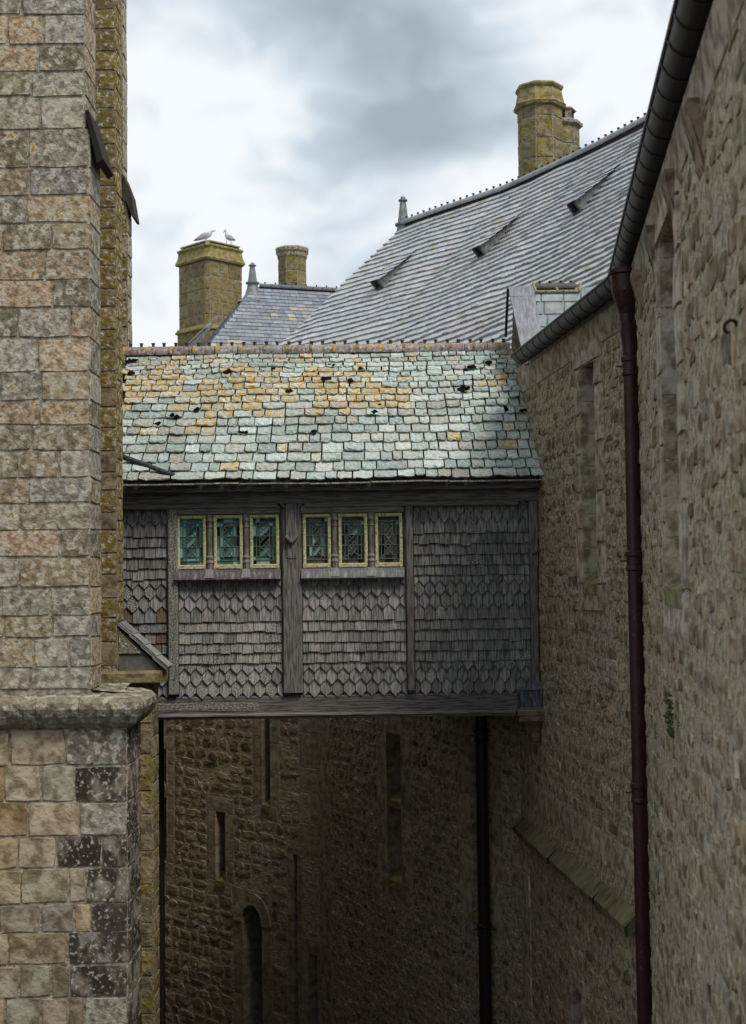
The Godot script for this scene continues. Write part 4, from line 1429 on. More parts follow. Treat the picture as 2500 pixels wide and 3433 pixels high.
func put_holes_open(T: Node3D, xl: float, xr: float, wins: Array) -> void:
	# back wall of the passage, boarded, with openings opposite the windows
	var b := Buf.new()
	var o := V3((xl + xr) / 2, 9.7, 17.6)
	for seg in [[xl, xr, 8.5, 10.1], [xl, xr, 10.7, 11.1], [xl, -2.3, 10.1, 10.7], [-1.03, -0.82, 10.1, 10.7], [0.35, xr, 10.1, 10.7]]:
		var c := V3((seg[0] + seg[1]) / 2, (seg[2] + seg[3]) / 2, 17.6) - o
		b.block(c, Vector3((seg[1] - seg[0]) / 2, (seg[3] - seg[2]) / 2, 0.04), 0.002, Color(0.2, 0.19, 0.175))
	put("passage_wall", b, M.wood_upright, T, o)


func leaded_window(T: Node3D, idx: int, xa: float, xb: float, ya: float, yb: float) -> void:
	var at := V3((xa + xb) / 2, ya, FZ)
	var W := holder("window", T, at)
	var fc := Color(0.62, 0.63, 0.36)
	var fw := 0.037
	var hw := (xb - xa) / 2.0
	var h := yb - ya
	for e in [[Vector3(-hw + fw / 2, 0, 0), Vector3(-hw + fw / 2, h, 0)], [Vector3(hw - fw / 2, 0, 0), Vector3(hw - fw / 2, h, 0)]]:
		var f := Buf.new()
		f.bar(e[0], e[1], fw, 0.05, 0.01, Vector3.RIGHT, shade(fc, 0.06))
		put("frame", f, M.paint_frame, W, at + Vector3(0, 0, 0.0))
	for e in [[0.026, 0.052, Color(0.6, 0.55, 0.36)], [h - 0.02, 0.04, Color(0.56, 0.56, 0.27)]]:
		var f := Buf.new()
		f.bar(Vector3(-hw + 0.002, e[0], 0.003), Vector3(hw - 0.002, e[0], 0.003), 0.05, e[1], 0.01, Vector3.BACK, e[2])
		put("frame", f, M.paint_frame, W, at)
	# panes: three columns, the middle one of small cut pieces
	var gx := hw - fw
	var gy0 := 0.052
	var gy1 := h - 0.04
	var G := Buf.new()
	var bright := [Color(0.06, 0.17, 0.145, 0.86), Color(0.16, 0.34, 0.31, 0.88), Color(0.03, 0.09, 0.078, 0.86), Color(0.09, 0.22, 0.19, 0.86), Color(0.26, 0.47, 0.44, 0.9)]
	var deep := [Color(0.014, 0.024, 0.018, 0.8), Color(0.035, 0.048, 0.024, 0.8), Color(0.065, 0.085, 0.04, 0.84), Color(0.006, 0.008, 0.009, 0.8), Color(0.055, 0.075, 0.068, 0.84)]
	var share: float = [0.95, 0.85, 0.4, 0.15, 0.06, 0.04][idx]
	var cols := [-gx, -gx + 0.035, -gx + 0.072, gx - 0.072, gx - 0.035, gx]
	var rows := [gy0, gy0 + 0.045, gy0 + 0.085, gy0 + 0.2, gy0 + 0.315, gy0 + 0.425, gy1 - 0.045, gy1]
	var lead := Buf.new()
	var lc := Color(0.17, 0.2, 0.2)
	var bar2 := func(p: Vector2, q: Vector2) -> void:
		lead.bar(Vector3(p.x, p.y, 0.0), Vector3(q.x, q.y, 0.0), 0.0075, 0.008, 0.002, Vector3.BACK, lc)
	var pane := func(p: Array) -> void:
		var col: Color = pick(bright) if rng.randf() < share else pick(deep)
		var mid := Vector2.ZERO
		for e in p:
			mid += e
		mid /= p.size()
		var tx := rr(-0.05, 0.05)
		var ty := rr(-0.05, 0.05)
		for i in p.size():
			var k1: Vector2 = p[i]
			var k2: Vector2 = p[(i + 1) % p.size()]
			G.face(Vector3(mid.x, mid.y, 0), Vector3(k1.x, k1.y, (k1.x - mid.x) * tx + (k1.y - mid.y) * ty), Vector3(k2.x, k2.y, (k2.x - mid.x) * tx + (k2.y - mid.y) * ty), col, Vector3(mid.x, mid.y, -1))
	for i in cols.size() - 1:
		for j in rows.size() - 1:
			var x0: float = cols[i]
			var x1: float = cols[i + 1]
			var y0: float = rows[j]
			var y1: float = rows[j + 1]
			if i == 2 and j >= 2 and j <= 5:
				# a square cut by a broad diagonal band
				var p := [Vector2(x0, y0), Vector2(x1, y0), Vector2(x1, y1), Vector2(x0, y1)]
				var m := Vector2((x0 + x1) / 2, (y0 + y1) / 2)
				if idx % 2 == 0 or j % 2 == 0:
					var a0 := Vector2(x0, lerpf(y0, y1, 0.28))
					var a1 := Vector2(lerpf(x0, x1, 0.72), y1)
					var b0 := Vector2(lerpf(x0, x1, 0.28), y0)
					var b1 := Vector2(x1, lerpf(y0, y1, 0.72))
					pane.call([p[0], b0, b1, p[2], a1, a0])
					pane.call([b0, p[1], b1])
					pane.call([a0, a1, p[3]])
					bar2.call(a0, a1)
					bar2.call(b0, b1)
					bar2.call((a0 + a1) / 2, p[3])
					bar2.call((b0 + b1) / 2, p[1])
				else:
					for e in 4:
						pane.call([p[e], p[(e + 1) % 4], m])
					bar2.call(p[0], p[2])
					bar2.call(p[1], p[3])
				bar2.call(p[0], p[1])
			else:
				pane.call([Vector2(x0, y0), Vector2(x1, y0), Vector2(x1, y1), Vector2(x0, y1)])
	for x in [-gx + 0.035, -gx + 0.072, gx - 0.072, gx - 0.035]:
		bar2.call(Vector2(x, gy0 + 0.04), Vector2(x, gy1 - 0.04))
	for y in [gy0 + 0.045, gy1 - 0.045]:
		bar2.call(Vector2(-gx, y), Vector2(gx, y))
	for y in [gy0 + 0.085, gy1 - 0.085]:
		bar2.call(Vector2(-gx + 0.03, y), Vector2(gx - 0.03, y))
	for y in [gy0 + 0.2, gy0 + 0.315]:
		bar2.call(Vector2(-gx, y), Vector2(-gx + 0.072, y))
		bar2.call(Vector2(gx - 0.072, y), Vector2(gx, y))
	var gp := put("glass", G, M.glass, W, at + Vector3(0, 0, -0.018))
	put("lead_cames", lead, M.lead, W, at + Vector3(0, 0, -0.012))


func build_bridge_roof(T: Node3D, xl: float, xr: float) -> void:
	var R := holder("roof", T, V3(-0.5, 11.07, 14.8))
	var e0 := Vector2(11.02, 14.76)   # height, depth at the eaves
	var e1 := Vector2(12.75, 16.3)
	var dir := (e1 - e0).normalized()
	var L := e0.distance_to(e1)
	var up := Vector3(0, dir.y, dir.x)      # away from the roof, towards sky and viewer
	var sag := FastNoiseLite.new()
	sag.seed = 9
	sag.frequency = 0.5
	var P := func(x: float, s: float) -> Vector3:
		# a slight bell-cast at the eaves
		var cast := 0.05 * pow(max(0.0, 1.0 - s / 0.6), 2.0)
		return V3(x, e0.x + dir.x * s, e0.y + dir.y * s) + up * (sag.get_noise_2d(x, s) * 0.03 + cast)
	var bd := Buf.new()
	var ctr := V3(-0.5, 12.0, 16.3)
	bd.slab([V3(xl, 10.99, 14.82) - ctr, V3(xr + 0.06, 10.99, 14.82) - ctr, V3(xr - 0.1, 12.7, 16.33) - ctr, V3(xl, 12.7, 16.33) - ctr], Vector3(0, -0.04, 0.0), Color(0.2, 0.19, 0.175))
	bd.slab([V3(xl, 11.0, 17.85) - ctr, V3(xr, 11.0, 17.85) - ctr, V3(xr - 0.1, 12.7, 16.33) - ctr, V3(xl, 12.7, 16.33) - ctr], Vector3(0, -0.04, 0.0), Color(0.2, 0.2, 0.2))
	put("roof_boarding", bd, M.wood_lying, R, ctr)
	var rows := [0.0, 0.155, 0.32, 0.485, 0.645, 0.795, 0.94, 1.08, 1.215, 1.345, 1.465, 1.58, 1.69, 1.79, 1.885, 1.975, 2.06, 2.145, 2.24]
	var list := []
	var lich := FastNoiseLite.new()
	lich.seed = 3
	lich.frequency = 1.1
	var pale := [Color(0.47, 0.555, 0.535), Color(0.41, 0.495, 0.48), Color(0.56, 0.635, 0.615), Color(0.47, 0.51, 0.475), Color(0.34, 0.425, 0.415)]
	var tufts := []
	for r in rows.size() - 1:
		var s0: float = rows[r]
		var s1: float = rows[r + 1] + 0.07
		var scale_: float = lerpf(1.0, 0.68, float(r) / rows.size())
		var x := xl + rr(0.0, 0.1)
		var xend := lerpf(xr + 0.07, xr - 0.09, s0 / L)
		while x < xend - 0.02:
			var w := rr(0.115, 0.27) * scale_
			if xend - x > 0.5 and rng.randf() < 0.1:
				w *= 1.35
			if x > xend - 0.45:
				w = rr(0.11, 0.16)
			if x + w > xend - 0.05:
				w = xend - x
			var yl: float = lich.get_noise_2d(x + w / 2, s0 * 1.3)
			# slate: an upper flat and a split, ragged lower edge
			var th := rr(0.045, 0.068) * lerpf(1.0, 0.8, s0 / L)
			var n := 4
			var g := rr(0.005, 0.011)
			var b := Buf.new()
			var cc: Vector3 = P.call(x + w / 2, (s0 + s1) / 2)
			var col := shade(pick(pale), 0.12)
			if rng.randf() < 0.12:
				col = shade(Color(0.38, 0.39, 0.36), 0.15)
			if r == 8 and x > -0.68 and x < -0.45:
				col = Color(0.36, 0.38, 0.46)
			var top := []
			var mid := []
			var low := []
			var foot := []
			var back := []
			var drop := rr(-0.012, 0.012)
			for k in n + 1:
				var xx := x + g + (w - 2 * g) * k / n
				var corner := 0.014 if (k == 0 or k == n) else 0.0
				top.append(P.call(xx, s1) + up * 0.002 - cc)
				mid.append(P.call(xx, s0 + rr(0.018, 0.045) * scale_ + drop + corner) + up * (th + rr(-0.003, 0.004)) - cc)
				low.append(P.call(xx, s0 + rr(-0.012, 0.008) + drop + corner * rr(0.3, 1.0)) + up * (th * rr(0.72, 1.0)) - cc)
				foot.append(low[k] - up * rr(0.014, 0.02))
				back.append(P.call(xx, s0 + 0.1) + up * 0.004 - cc)
			var inn := -up * 0.2
			for k in n:
				b.quad(top[k], top[k + 1], mid[k + 1], mid[k], col, inn)
				b.quad(mid[k], mid[k + 1], low[k + 1], low[k], col * rr(0.95, 1.05), inn)
				b.quad(low[k], low[k + 1], foot[k + 1], foot[k], col, inn + (top[0] - low[0]) * 0.5)
				b.quad(foot[k], foot[k + 1], back[k + 1], back[k], col, (top[0] + top[n]) * 0.5 + up * 0.3)
			for e in [0, n]:
				b.quad(mid[e], low[e], foot[e], back[e], col, (mid[0] + mid[n]) / 2 - up * 0.01)
				b.face(top[e], mid[e], back[e], col, (mid[0] + mid[n]) / 2 - up * 0.01)
			# where the orange lichen grows: a belt across the upper middle
			var belt: float = exp(-pow((s0 - 1.45) / 0.55, 2.0)) * (1.0 if x < 0.35 else 0.35)
			var m: Material = M.slate_pale
			if yl * 0.8 + belt * 0.8 + rr(-0.3, 0.3) > 0.5:
				m = M.slate_orange
			piece(list, b, cc, w * (s1 - s0), m)
			if belt > 0.12 and rng.randf() < 0.08 * belt + 0.03:
				tufts.append(P.call(x + w * rr(0.1, 0.9), s0 + rr(-0.01, 0.05)) + up * th)
			x += w
	emit(list, "slate", "slates", R)
	# dark moss cushions
	for t in tufts:
		for q in 1 + rng.randi() % 3:
			moss_tuft(R, t + Vector3(rr(-0.05, 0.05), rr(-0.04, 0.04), 0) * (0.0 if q == 0 else 1.0), up, rr(0.012, 0.042))
	# a line of moss under the ridge
	var x := xl + 0.3
	while x < xr - 0.15:
		if rng.randf() < 0.75:
			moss_tuft(R, P.call(x, 2.235 + rr(-0.015, 0.01)) + up * 0.015, up, rr(0.016, 0.034))
		x += rr(0.05, 0.12)
	# clay ridge
	ridge_tiles(R, V3(xl, 12.745, 16.3), V3(xr - 0.13, 12.745, 16.3), 0.283, 0.085, [Color(0.34, 0.28, 0.265), Color(0.30, 0.255, 0.25), Color(0.38, 0.31, 0.29), Color(0.27, 0.265, 0.28)], M.clay, 2, Color(0.07, 0.055, 0.05))
	var jx := xl + 0.283 * 0.0
	while jx < xr - 0.15:
		var jb := Buf.new()
		for k in 7:
			var a0 := -0.2 + (PI + 0.4) * k / 7.0
			var a1 := -0.2 + (PI + 0.4) * (k + 1) / 7.0
			var R0 := 0.09
			jb.quad(Vector3(-0.018, sin(a0) * R0, cos(a0) * R0), Vector3(-0.018, sin(a1) * R0, cos(a1) * R0), Vector3(0.018, sin(a1) * R0, cos(a1) * R0), Vector3(0.018, sin(a0) * R0, cos(a0) * R0), shade(Color(0.3, 0.24, 0.14), 0.2), Vector3.ZERO)
		put("mortar_joint", jb, M.slate_orange if rng.randf() < 0.6 else M.mortar, R, V3(jx, 12.745, 16.3))
		jx += 0.2835
	# raking flashing board against the buttress at the lower left
	var rb := Buf.new()
	var p0: Vector3 = P.call(-2.82, 0.42) + up * 0.06
	var p1: Vector3 = P.call(-2.18, 0.06) + up * 0.05
	var rc := (p0 + p1) / 2.0
	rb.bar(p0 - rc, p1 - rc, 0.05, 0.045, 0.008, up, Color(0.035, 0.04, 0.045))
	put("flashing_strip", rb, M.lead, R, rc)
	# eaves fascia of overlapping slate ends
	var fx := xl
	while fx < xr + 0.05:
		var fw := rr(0.12, 0.3)
		var fb := Buf.new()
		var fc: Vector3 = P.call(fx + fw / 2, -0.01) - up * 0.03
		fb.block(Vector3.ZERO, Vector3(fw / 2 - 0.003, 0.008, 0.05), 0.002, shade(Color(0.25, 0.27, 0.25), 0.2))
		put("eaves_slate", fb, M.slate_pale, R, fc)
		fx += fw
	# lead soaker up the wall at the right end
	var sk := Buf.new()
	var sc := V3(xr - 0.02, 12.0, 15.5)
	sk.slab([V3(xr + 0.03, 11.1, 14.85) - sc, V3(xr - 0.12, 12.78, 16.25) - sc, V3(xr - 0.115, 12.86, 16.2) - sc, V3(xr + 0.035, 11.2, 14.8) - sc], Vector3(0.03, 0, 0), Color(0.3, 0.26, 0.2))
	put("mortar_fillet", sk, M.mortar, R, sc)


func moss_tuft(parent: Node3D, at: Vector3, up: Vector3, r: float) -> void:
	var b := Buf.new()
	var s := Vector3.RIGHT
	var f := up.cross(s).normalized()
	var rings := []
	var wide := rr(0.8, 1.6)
	for i in 3:
		var el: float = [0.0, 0.65, 1.2][i]
		var ring := []
		for k in 7:
			var an := TAU * k / 7.0 + i * 0.4
			var q := r * rr(0.55, 1.3)
			ring.append((s * cos(an) * wide + f * sin(an)) * q * cos(el) + up * q * sin(el) * 0.6)
		rings.append(ring)
	var col := shade(pick([Color(0.04, 0.032, 0.018), Color(0.06, 0.045, 0.025), Color(0.03, 0.028, 0.018)]), 0.3)
	var inn := -up * r
	for i in 2:
		for k in 7:
			b.quad(rings[i][k], rings[i][(k + 1) % 7], rings[i + 1][(k + 1) % 7], rings[i + 1][k], col, inn)
	for k in 7:
		b.face(rings[2][k], rings[2][(k + 1) % 7], up * r * 0.6, col, inn)
	put("moss_cushion", b, M.moss, parent, at)


# ---------------------------------------------------------------- near pier on the left
func build_near_pier() -> void:
	var T := thing("granite_buttress", "big lichened granite buttress in front with rounded stone ledge halfway up", "buttress", V3(-2.6, 0, 9.7))
	var up := []
	for v in [2310.0, 2234.0, 2136.0, 2063.0, 1970.0, 1869.0, 1776.0, 1688.0, 1604.0, 1511.0, 1423.0, 1340.0, 1242.0, 1128.0, 1026.0, 930.0, 829.0, 736.0, 644.0, 549.0, 414.0]:
		up.append(10.0 + (1930.0 - v + 14.0) / 4500.0 * 9.5)
	var up2 := [up[-1]]
	for v in [300.0, 212.0, 123.0, 18.0, -90.0, -190.0, -290.0]:
		up2.append(10.0 + (1930.0 - v + 14.0) / 4500.0 * 9.5)
	var dn := []
	for v in [4150.0, 4030.0, 3920.0, 3800.0, 3680.0, 3560.0, 3433.0, 3317.0, 3213.0, 3105.0, 3011.0, 2897.0, 2793.0, 2679.0, 2559.0, 2440.0]:
		dn.append(10.0 + (1930.0 - v + 14.0) / 4500.0 * 9.5)
	var list := []
	var xu := -2.0
	var xd := -1.745
	var op := {cw = [0.22, 0.52], gap = 0.004, jit = 0.006, bulge = 0.005, flat = true, corner = 0.94, inset = 0.007, pal = TAN, mats = [M.granite, M.granite, M.granite_white], vary = 0.24, wild = 0.006}
	var fz := V3(-3.6, 0, 9.5)
	# upper shaft: front and the narrow return on the right
	var o1 := op.duplicate(); o1.rows = up
	lay(list, fz, Vector3.RIGHT, Vector3.BACK, 0.0, xu + 3.6, 0, 0, o1)
	var o2 := op.duplicate(); o2.rows = up2
	lay(list, fz, Vector3.RIGHT, Vector3.BACK, 0.0, xu + 3.6 - 0.03, 0, 0, o2)
	var os := op.duplicate(); os.rows = up; os.cw = [0.36, 0.4]
	lay(list, V3(xu, 0, 9.5), Vector3.FORWARD, Vector3.RIGHT, 0.0, 0.36, 0, 0, os)
	var os2 := os.duplicate(); os2.rows = up2
	lay(list, V3(xu - 0.03, 0, 9.5), Vector3.FORWARD, Vector3.RIGHT, 0.0, 0.36, 0, 0, os2)
	# lower shaft, warmer stone, with a black-stained outer edge
	var o3 := op.duplicate(); o3.rows = dn; o3.pal = OCHRE; o3.mats = [M.granite_bare]
	o3.cw = [0.18, 0.4]
	var edge := []
	for k in dn.size() - 1:
		edge.append(1.48 + rr(-0.16, 0.12))
		var oc := o3.duplicate(); oc.rows = [dn[k], dn[k + 1]]
		lay(list, fz, Vector3.RIGHT, Vector3.BACK, 0.0, edge[k], 0, 0, oc)
	var o4 := op.duplicate(); o4.rows = dn; o4.pal = [Color(0.3, 0.265, 0.22), Color(0.27, 0.24, 0.2)]; o4.mats = [M.granite_stained]; o4.rows = dn.slice(7)
	o4.cw = [0.3, 0.4]
	for k in dn.size() - 1:
		var oc := o4.duplicate(); oc.rows = [dn[k], dn[k + 1]]
		if k < 7:
			oc.pal = TAN; oc.mats = [M.granite, M.granite_white]
		elif rng.randf() < 0.25:
			oc.mats = [M.granite_white]
		lay(list, fz, Vector3.RIGHT, Vector3.BACK, edge[k], xd + 3.6, 0, 0, oc)
	var o5 := o4.duplicate(); o5.cw = [0.5, 0.55]; o5.mats = [M.granite_stained]; o5.rows = dn
	lay(list, V3(xd, 0, 9.5), Vector3.FORWARD, Vector3.RIGHT, 0.0, 0.52, 0, 0, o5)
	# the mortar core
	var mort := Color(0.36, 0.325, 0.26)
	for e in [[xu - 0.004, up[0] - 0.25, up[-1], 9.506, 9.86], [xu - 0.034, up[-1], 14.7, 9.506, 9.86], [xd - 0.004, 0.0, dn[-1] + 0.02, 9.506, 10.02]]:
		var b := Buf.new()
		var c := V3((-5.0 + e[0]) / 2, (e[1] + e[2]) / 2, (e[3] + e[4]) / 2)
		b.block(Vector3.ZERO, Vector3((e[0] + 5.0) / 2, (e[2] - e[1]) / 2, (e[4] - e[3]) / 2), 0.004, mort)
		put("mortar_core", b, M.granite, T, c)
	emit(list, "stone_block", "stone_blocks", T)
	# rounded ledge between the two: stones swept round the corner
	var prof := [Vector2(-0.42, 0.17), Vector2(-0.2, 0.145), Vector2(0.02, 0.12), Vector2(0.09, 0.105), Vector2(0.125, 0.075), Vector2(0.13, 0.03), Vector2(0.11, -0.02), Vector2(0.075, -0.07), Vector2(0.03, -0.105), Vector2(-0.03, -0.12)]
	var cy := 9.07
	var path := []
	var nd := FastNoiseLite.new()
	nd.seed = 15
	nd.frequency = 9.0
	var corner := V3(xd, cy, 9.5)
	var front := [[-3.6, -2.92], [-2.916, -2.36], [-2.356, -2.06]]
	for f in front:
		ledge_stone(T, prof, V3(f[0], cy, 9.5), V3(f[1], cy, 9.5), Vector3.BACK, Vector3.BACK, nd)
	# corner stone: front run, mitre and return
	ledge_stone(T, prof, V3(-2.056, cy, 9.5), corner, Vector3.BACK, Vector3(1, 0, 1), nd)
	ledge_stone(T, prof, corner, V3(xd, cy, 10.0), Vector3(1, 0, 1), Vector3.RIGHT, nd)
	# dark drip slab sticking out on the right of the upper shaft
	var db := Buf.new()
	var dc := V3(-1.93, 13.16, 9.68)
	db.slab([V3(-2.03, 13.36, 9.49) - dc, V3(-2.0, 13.36, 9.47) - dc, V3(-1.895, 13.0, 9.47) - dc, V3(-1.945, 12.98, 9.49) - dc], Vector3(0, 0, -0.4), Color(0.035, 0.03, 0.027))
	put("drip_slab", db, M.plain, T, dc)


func ledge_stone(T: Node3D, prof: Array, a: Vector3, b: Vector3, na: Vector3, nb: Vector3, nz: FastNoiseLite) -> void:
	var l := a.distance_to(b)
	var n: int = max(3, int(l / 0.05))
	var ctr := (a + b) / 2.0
	var rings := []
	for i in n + 1:
		var t := float(i) / n
		var p := a.lerp(b, t)
		# only the mitred end turns outwards
		var d := na if t < 0.999 else nb
		if na.length() > 1.1 and t > 0.001:
			d = nb
		var ring := []
		for k in prof.size():
			var q: Vector2 = prof[k]
			var w := p + d * q.x + Vector3.UP * q.y
			w += (Vector3.UP * 0.7 + d * 0.5) * nz.get_noise_3dv(w) * 0.022
			ring.append(w - ctr)
		rings.append(ring)
	var f := Buf.new()
	var inn := -na.normalized() * 0.15
	for i in n:
		for k in prof.size() - 1:
			f.quad(rings[i][k], rings[i][k + 1], rings[i + 1][k + 1], rings[i + 1][k], shade(Color(0.26, 0.235, 0.18), 0.05), (rings[i][0] + rings[i + 1][0]) * 0.5 + Vector3.DOWN * 0.2 - na * 0.1)
	for e in [0, n]:
		for k in prof.size() - 2:
			f.face(rings[e][0], rings[e][k + 1], rings[e][k + 2], Color(0.2, 0.18, 0.14), Vector3.ZERO)
	put("ledge_stone", f, M.granite, T, ctr)


# ---------------------------------------------------------------- slimmer buttresses behind it
func build_buttresses() -> void:
	var mort := Color(0.3, 0.27, 0.2)
	var T := thing("mossy_buttress", "slim ashlar buttress with ochre moss at the left end of the bridge", "buttress", V3(-3.0, 0, 14.2))
	var list := []
	var pal := [Color(0.25, 0.215, 0.135), Color(0.28, 0.235, 0.15), Color(0.23, 0.2, 0.14), Color(0.3, 0.255, 0.16)]
	var op := {ch = [0.17, 0.26], cw = [0.3, 0.5], gap = 0.008, jit = 0.004, bulge = 0.008, corner = 0.975, inset = 0.008, pal = pal, mats = [M.granite_mossy], vary = 0.16}
	lay(list, V3(-3.6, 0, 14.0), Vector3.RIGHT, Vector3.BACK, 0.3, 3.6 - 2.665, 12.0, 18.4, op)
	var og := op.duplicate(); og.mats = [M.granite_mossy, M.granite_bare, M.granite_bare]
	lay(list, V3(-3.6, 0, 14.0), Vector3.RIGHT, Vector3.BACK, 0.3, 3.6 - 2.665, 9.1, 12.0, og)
	var os := op.duplicate(); os.cw = [0.3, 0.34]; os.pal = [Color(0.36, 0.3, 0.17), Color(0.33, 0.28, 0.16)]
	lay(list, V3(-2.665, 0, 14.0), Vector3.FORWARD, Vector3.RIGHT, 0.0, 0.3, 9.1, 18.4, os)
	lay(list, V3(-3.6, 0, 14.0), Vector3.RIGHT, Vector3.BACK, 0.7, 3.6 - 2.31, 2.0, 8.92, {ch = [0.2, 0.4], cw = [0.5, 0.7], gap = 0.008, jit = 0.004, bulge = 0.008, corner = 0.975, inset = 0.008, pal = pal, mats = [M.granite_green, M.granite_bare], vary = 0.16})
	var ol := op.duplicate(); ol.cw = [0.36, 0.4]; ol.mats = [M.granite_green, M.granite_bare]
	lay(list, V3(-2.31, 0, 14.0), Vector3.FORWARD, Vector3.RIGHT, 0.0, 0.36, 2.0, 8.92, ol)
	emit(list, "stone_block", "stone_blocks", T)
	for e in [[-2.668, 9.0, 18.4, 14.3], [-2.314, 0.0, 8.92, 14.36]]:
		var b := Buf.new()
		var z0 := 14.004
		var c := V3((-4.6 + e[0]) / 2, (e[1] + e[2]) / 2, (z0 + e[3]) / 2)
		b.block(Vector3.ZERO, Vector3((e[0] + 4.6) / 2, (e[2] - e[1]) / 2, (e[3] - z0) / 2), 0.003, mort)
		put("mortar_core", b, M.mortar, T, c)
	# ledge slab, and the slate-covered slope that sheds water off it
	var sb := Buf.new()
	sb.block(Vector3.ZERO, Vector3(0.75, 0.065, 0.27), 0.02, Color(0.27, 0.235, 0.14))
	var slabn := put("ledge_slab", sb, M.granite_bare, T, V3(-2.96, 8.985, 14.12))
	var bk := Buf.new()
	bk.block(Vector3.ZERO, Vector3(0.7, 0.03, 0.2), 0.004, Color(0.24, 0.21, 0.15))
	put("bed_joint", bk, M.mortar, T, V3(-3.04, 8.9, 14.16))
	var tri := Buf.new()
	var tc := V3(-2.5, 9.2, 14.05)
	tri.slab([V3(-2.66, 9.05, 14.02) - tc, V3(-2.22, 9.05, 14.02) - tc, V3(-2.66, 9.5, 14.02) - tc], Vector3(0, 0, -0.26), Color(0.13, 0.14, 0.14))
	put("slate_cheek", tri, M.slate_blue, T, tc)
	var t2 := Buf.new()
	t2.slab([V3(-2.655, 9.23, 14.0) - tc, V3(-2.42, 9.23, 14.0) - tc, V3(-2.655, 9.47, 14.005) - tc], Vector3(0, 0, -0.015), Color(0.2, 0.2, 0.16))
	put("slate_cheek", t2, M.slate_pale, T, tc)
	for k in 4:
		for lay_ in 3:
			var c := Buf.new()
			var f0 := k / 4.0
			var f1 := (k + 1.12) / 4.0
			var a := V3(-2.66, 9.53, 14.12).lerp(V3(-2.185, 9.07, 14.12), f0) + Vector3(0.7, 0.72, 0) * (0.034 - 0.018 * lay_)
			var b := V3(-2.66, 9.53, 14.12).lerp(V3(-2.185, 9.07, 14.12), f1) + Vector3(0.7, 0.72, 0) * (0.046 - 0.018 * lay_)
			c.bar(a - tc, b - tc, 0.3 - rr(0.0, 0.02), 0.014, 0.003, Vector3.BACK, shade(Color(0.27, 0.29, 0.28), 0.2))
			put("coping_slate", c, M.slate_blue, T, tc)
	# dark rain pipe in the corner beyond
	downpipe(T, V3(-2.555, 0, 16.0), 0.2, 8.6, 0.048, Color(0.012, 0.011, 0.008), [])

	var K := thing("coped_buttress", "narrow weathered buttress with dark sloping coping beside the sky", "buttress", V3(-3.6, 0, 18.2))
	list = []
	var pk := [Color(0.27, 0.225, 0.14), Color(0.32, 0.27, 0.19), Color(0.24, 0.2, 0.14)]
	var ok := {ch = [0.25, 0.4], cw = [0.5, 0.6], gap = 0.01, jit = 0.006, bulge = 0.01, corner = 0.97, inset = 0.01, pal = pk, mats = [M.granite_mossy, M.granite_white], vary = 0.18}
	lay(list, V3(-4.2, 0, 18.0), Vector3.RIGHT, Vector3.BACK, 0.3, 4.2 - 3.275, 9.0, 15.25, ok)
	lay(list, V3(-4.2, 0, 18.0), Vector3.RIGHT, Vector3.BACK, 0.3, 4.2 - 3.33, 15.25, 19.2, ok)
	var okk := ok.duplicate(); okk.cw = [0.25, 0.3]; okk.mats = [M.granite_white]; okk.pal = [Color(0.4, 0.35, 0.27), Color(0.38, 0.31, 0.2)]
	lay(list, V3(-3.275, 0, 18.0), Vector3.FORWARD, Vector3.RIGHT, 0.0, 0.3, 9.0, 15.25, okk)
	lay(list, V3(-3.33, 0, 18.0), Vector3.FORWARD, Vector3.RIGHT, 0.0, 0.3, 15.25, 19.2, okk)
	emit(list, "stone_block", "stone_blocks", K)
	for e in [[-3.278, 0.0, 15.25], [-3.334, 15.25, 19.2]]:
		var b := Buf.new()
		var c := V3((-5.2 + e[0]) / 2, (e[1] + e[2]) / 2, 18.155)
		b.block(Vector3.ZERO, Vector3((e[0] + 5.2) / 2, (e[2] - e[1]) / 2, 0.15), 0.003, mort)
		put("mortar_core", b, M.mortar, K, c)
	var cp := Buf.new()
	var cc := V3(-3.25, 15.15, 18.1)
	cp.slab([V3(-3.38, 15.5, 17.96) - cc, V3(-3.31, 15.46, 17.96) - cc, V3(-3.22, 15.22, 17.96) - cc, V3(-3.165, 14.88, 17.96) - cc, V3(-3.2, 14.88, 17.96) - cc, V3(-3.28, 15.1, 17.96) - cc, V3(-3.38, 15.15, 17.96) - cc], Vector3(0, 0, -0.36), Color(0.07, 0.062, 0.05))
	put("coping_slab", cp, M.granite_bare, K, cc)
	# the church wall these stand against
	var C := thing("church_wall", "tall church wall behind the three buttresses", "wall", V3(-5.0, 0, 14))
	var cb := Buf.new()
	cb.block(Vector3.ZERO, Vector3(0.5, 10.5, 4.6), 0.01, Color(0.3, 0.26, 0.19))
	put("masonry", cb, M.mortar, C, V3(-4.7, 10.5, 14.0))
	var cl := Buf.new()
	cl.block(Vector3.ZERO, Vector3(1.0, 6.5, 3.3), 0.01, Color(0.3, 0.26, 0.19))
	put("masonry", cl, M.mortar, C, V3(-4.98, 6.5, 21.65))
	# the terrace the view is taken from
	var tb := Buf.new()
	tb.block(Vector3.ZERO, Vector3(4.0, 4.2, 5.0), 0.02, Color(0.3, 0.27, 0.22))
	var te := put("terrace", tb, M.mortar, self, V3(-2.4, 4.2, -1.6))
	te.set_meta("kind", "structure")


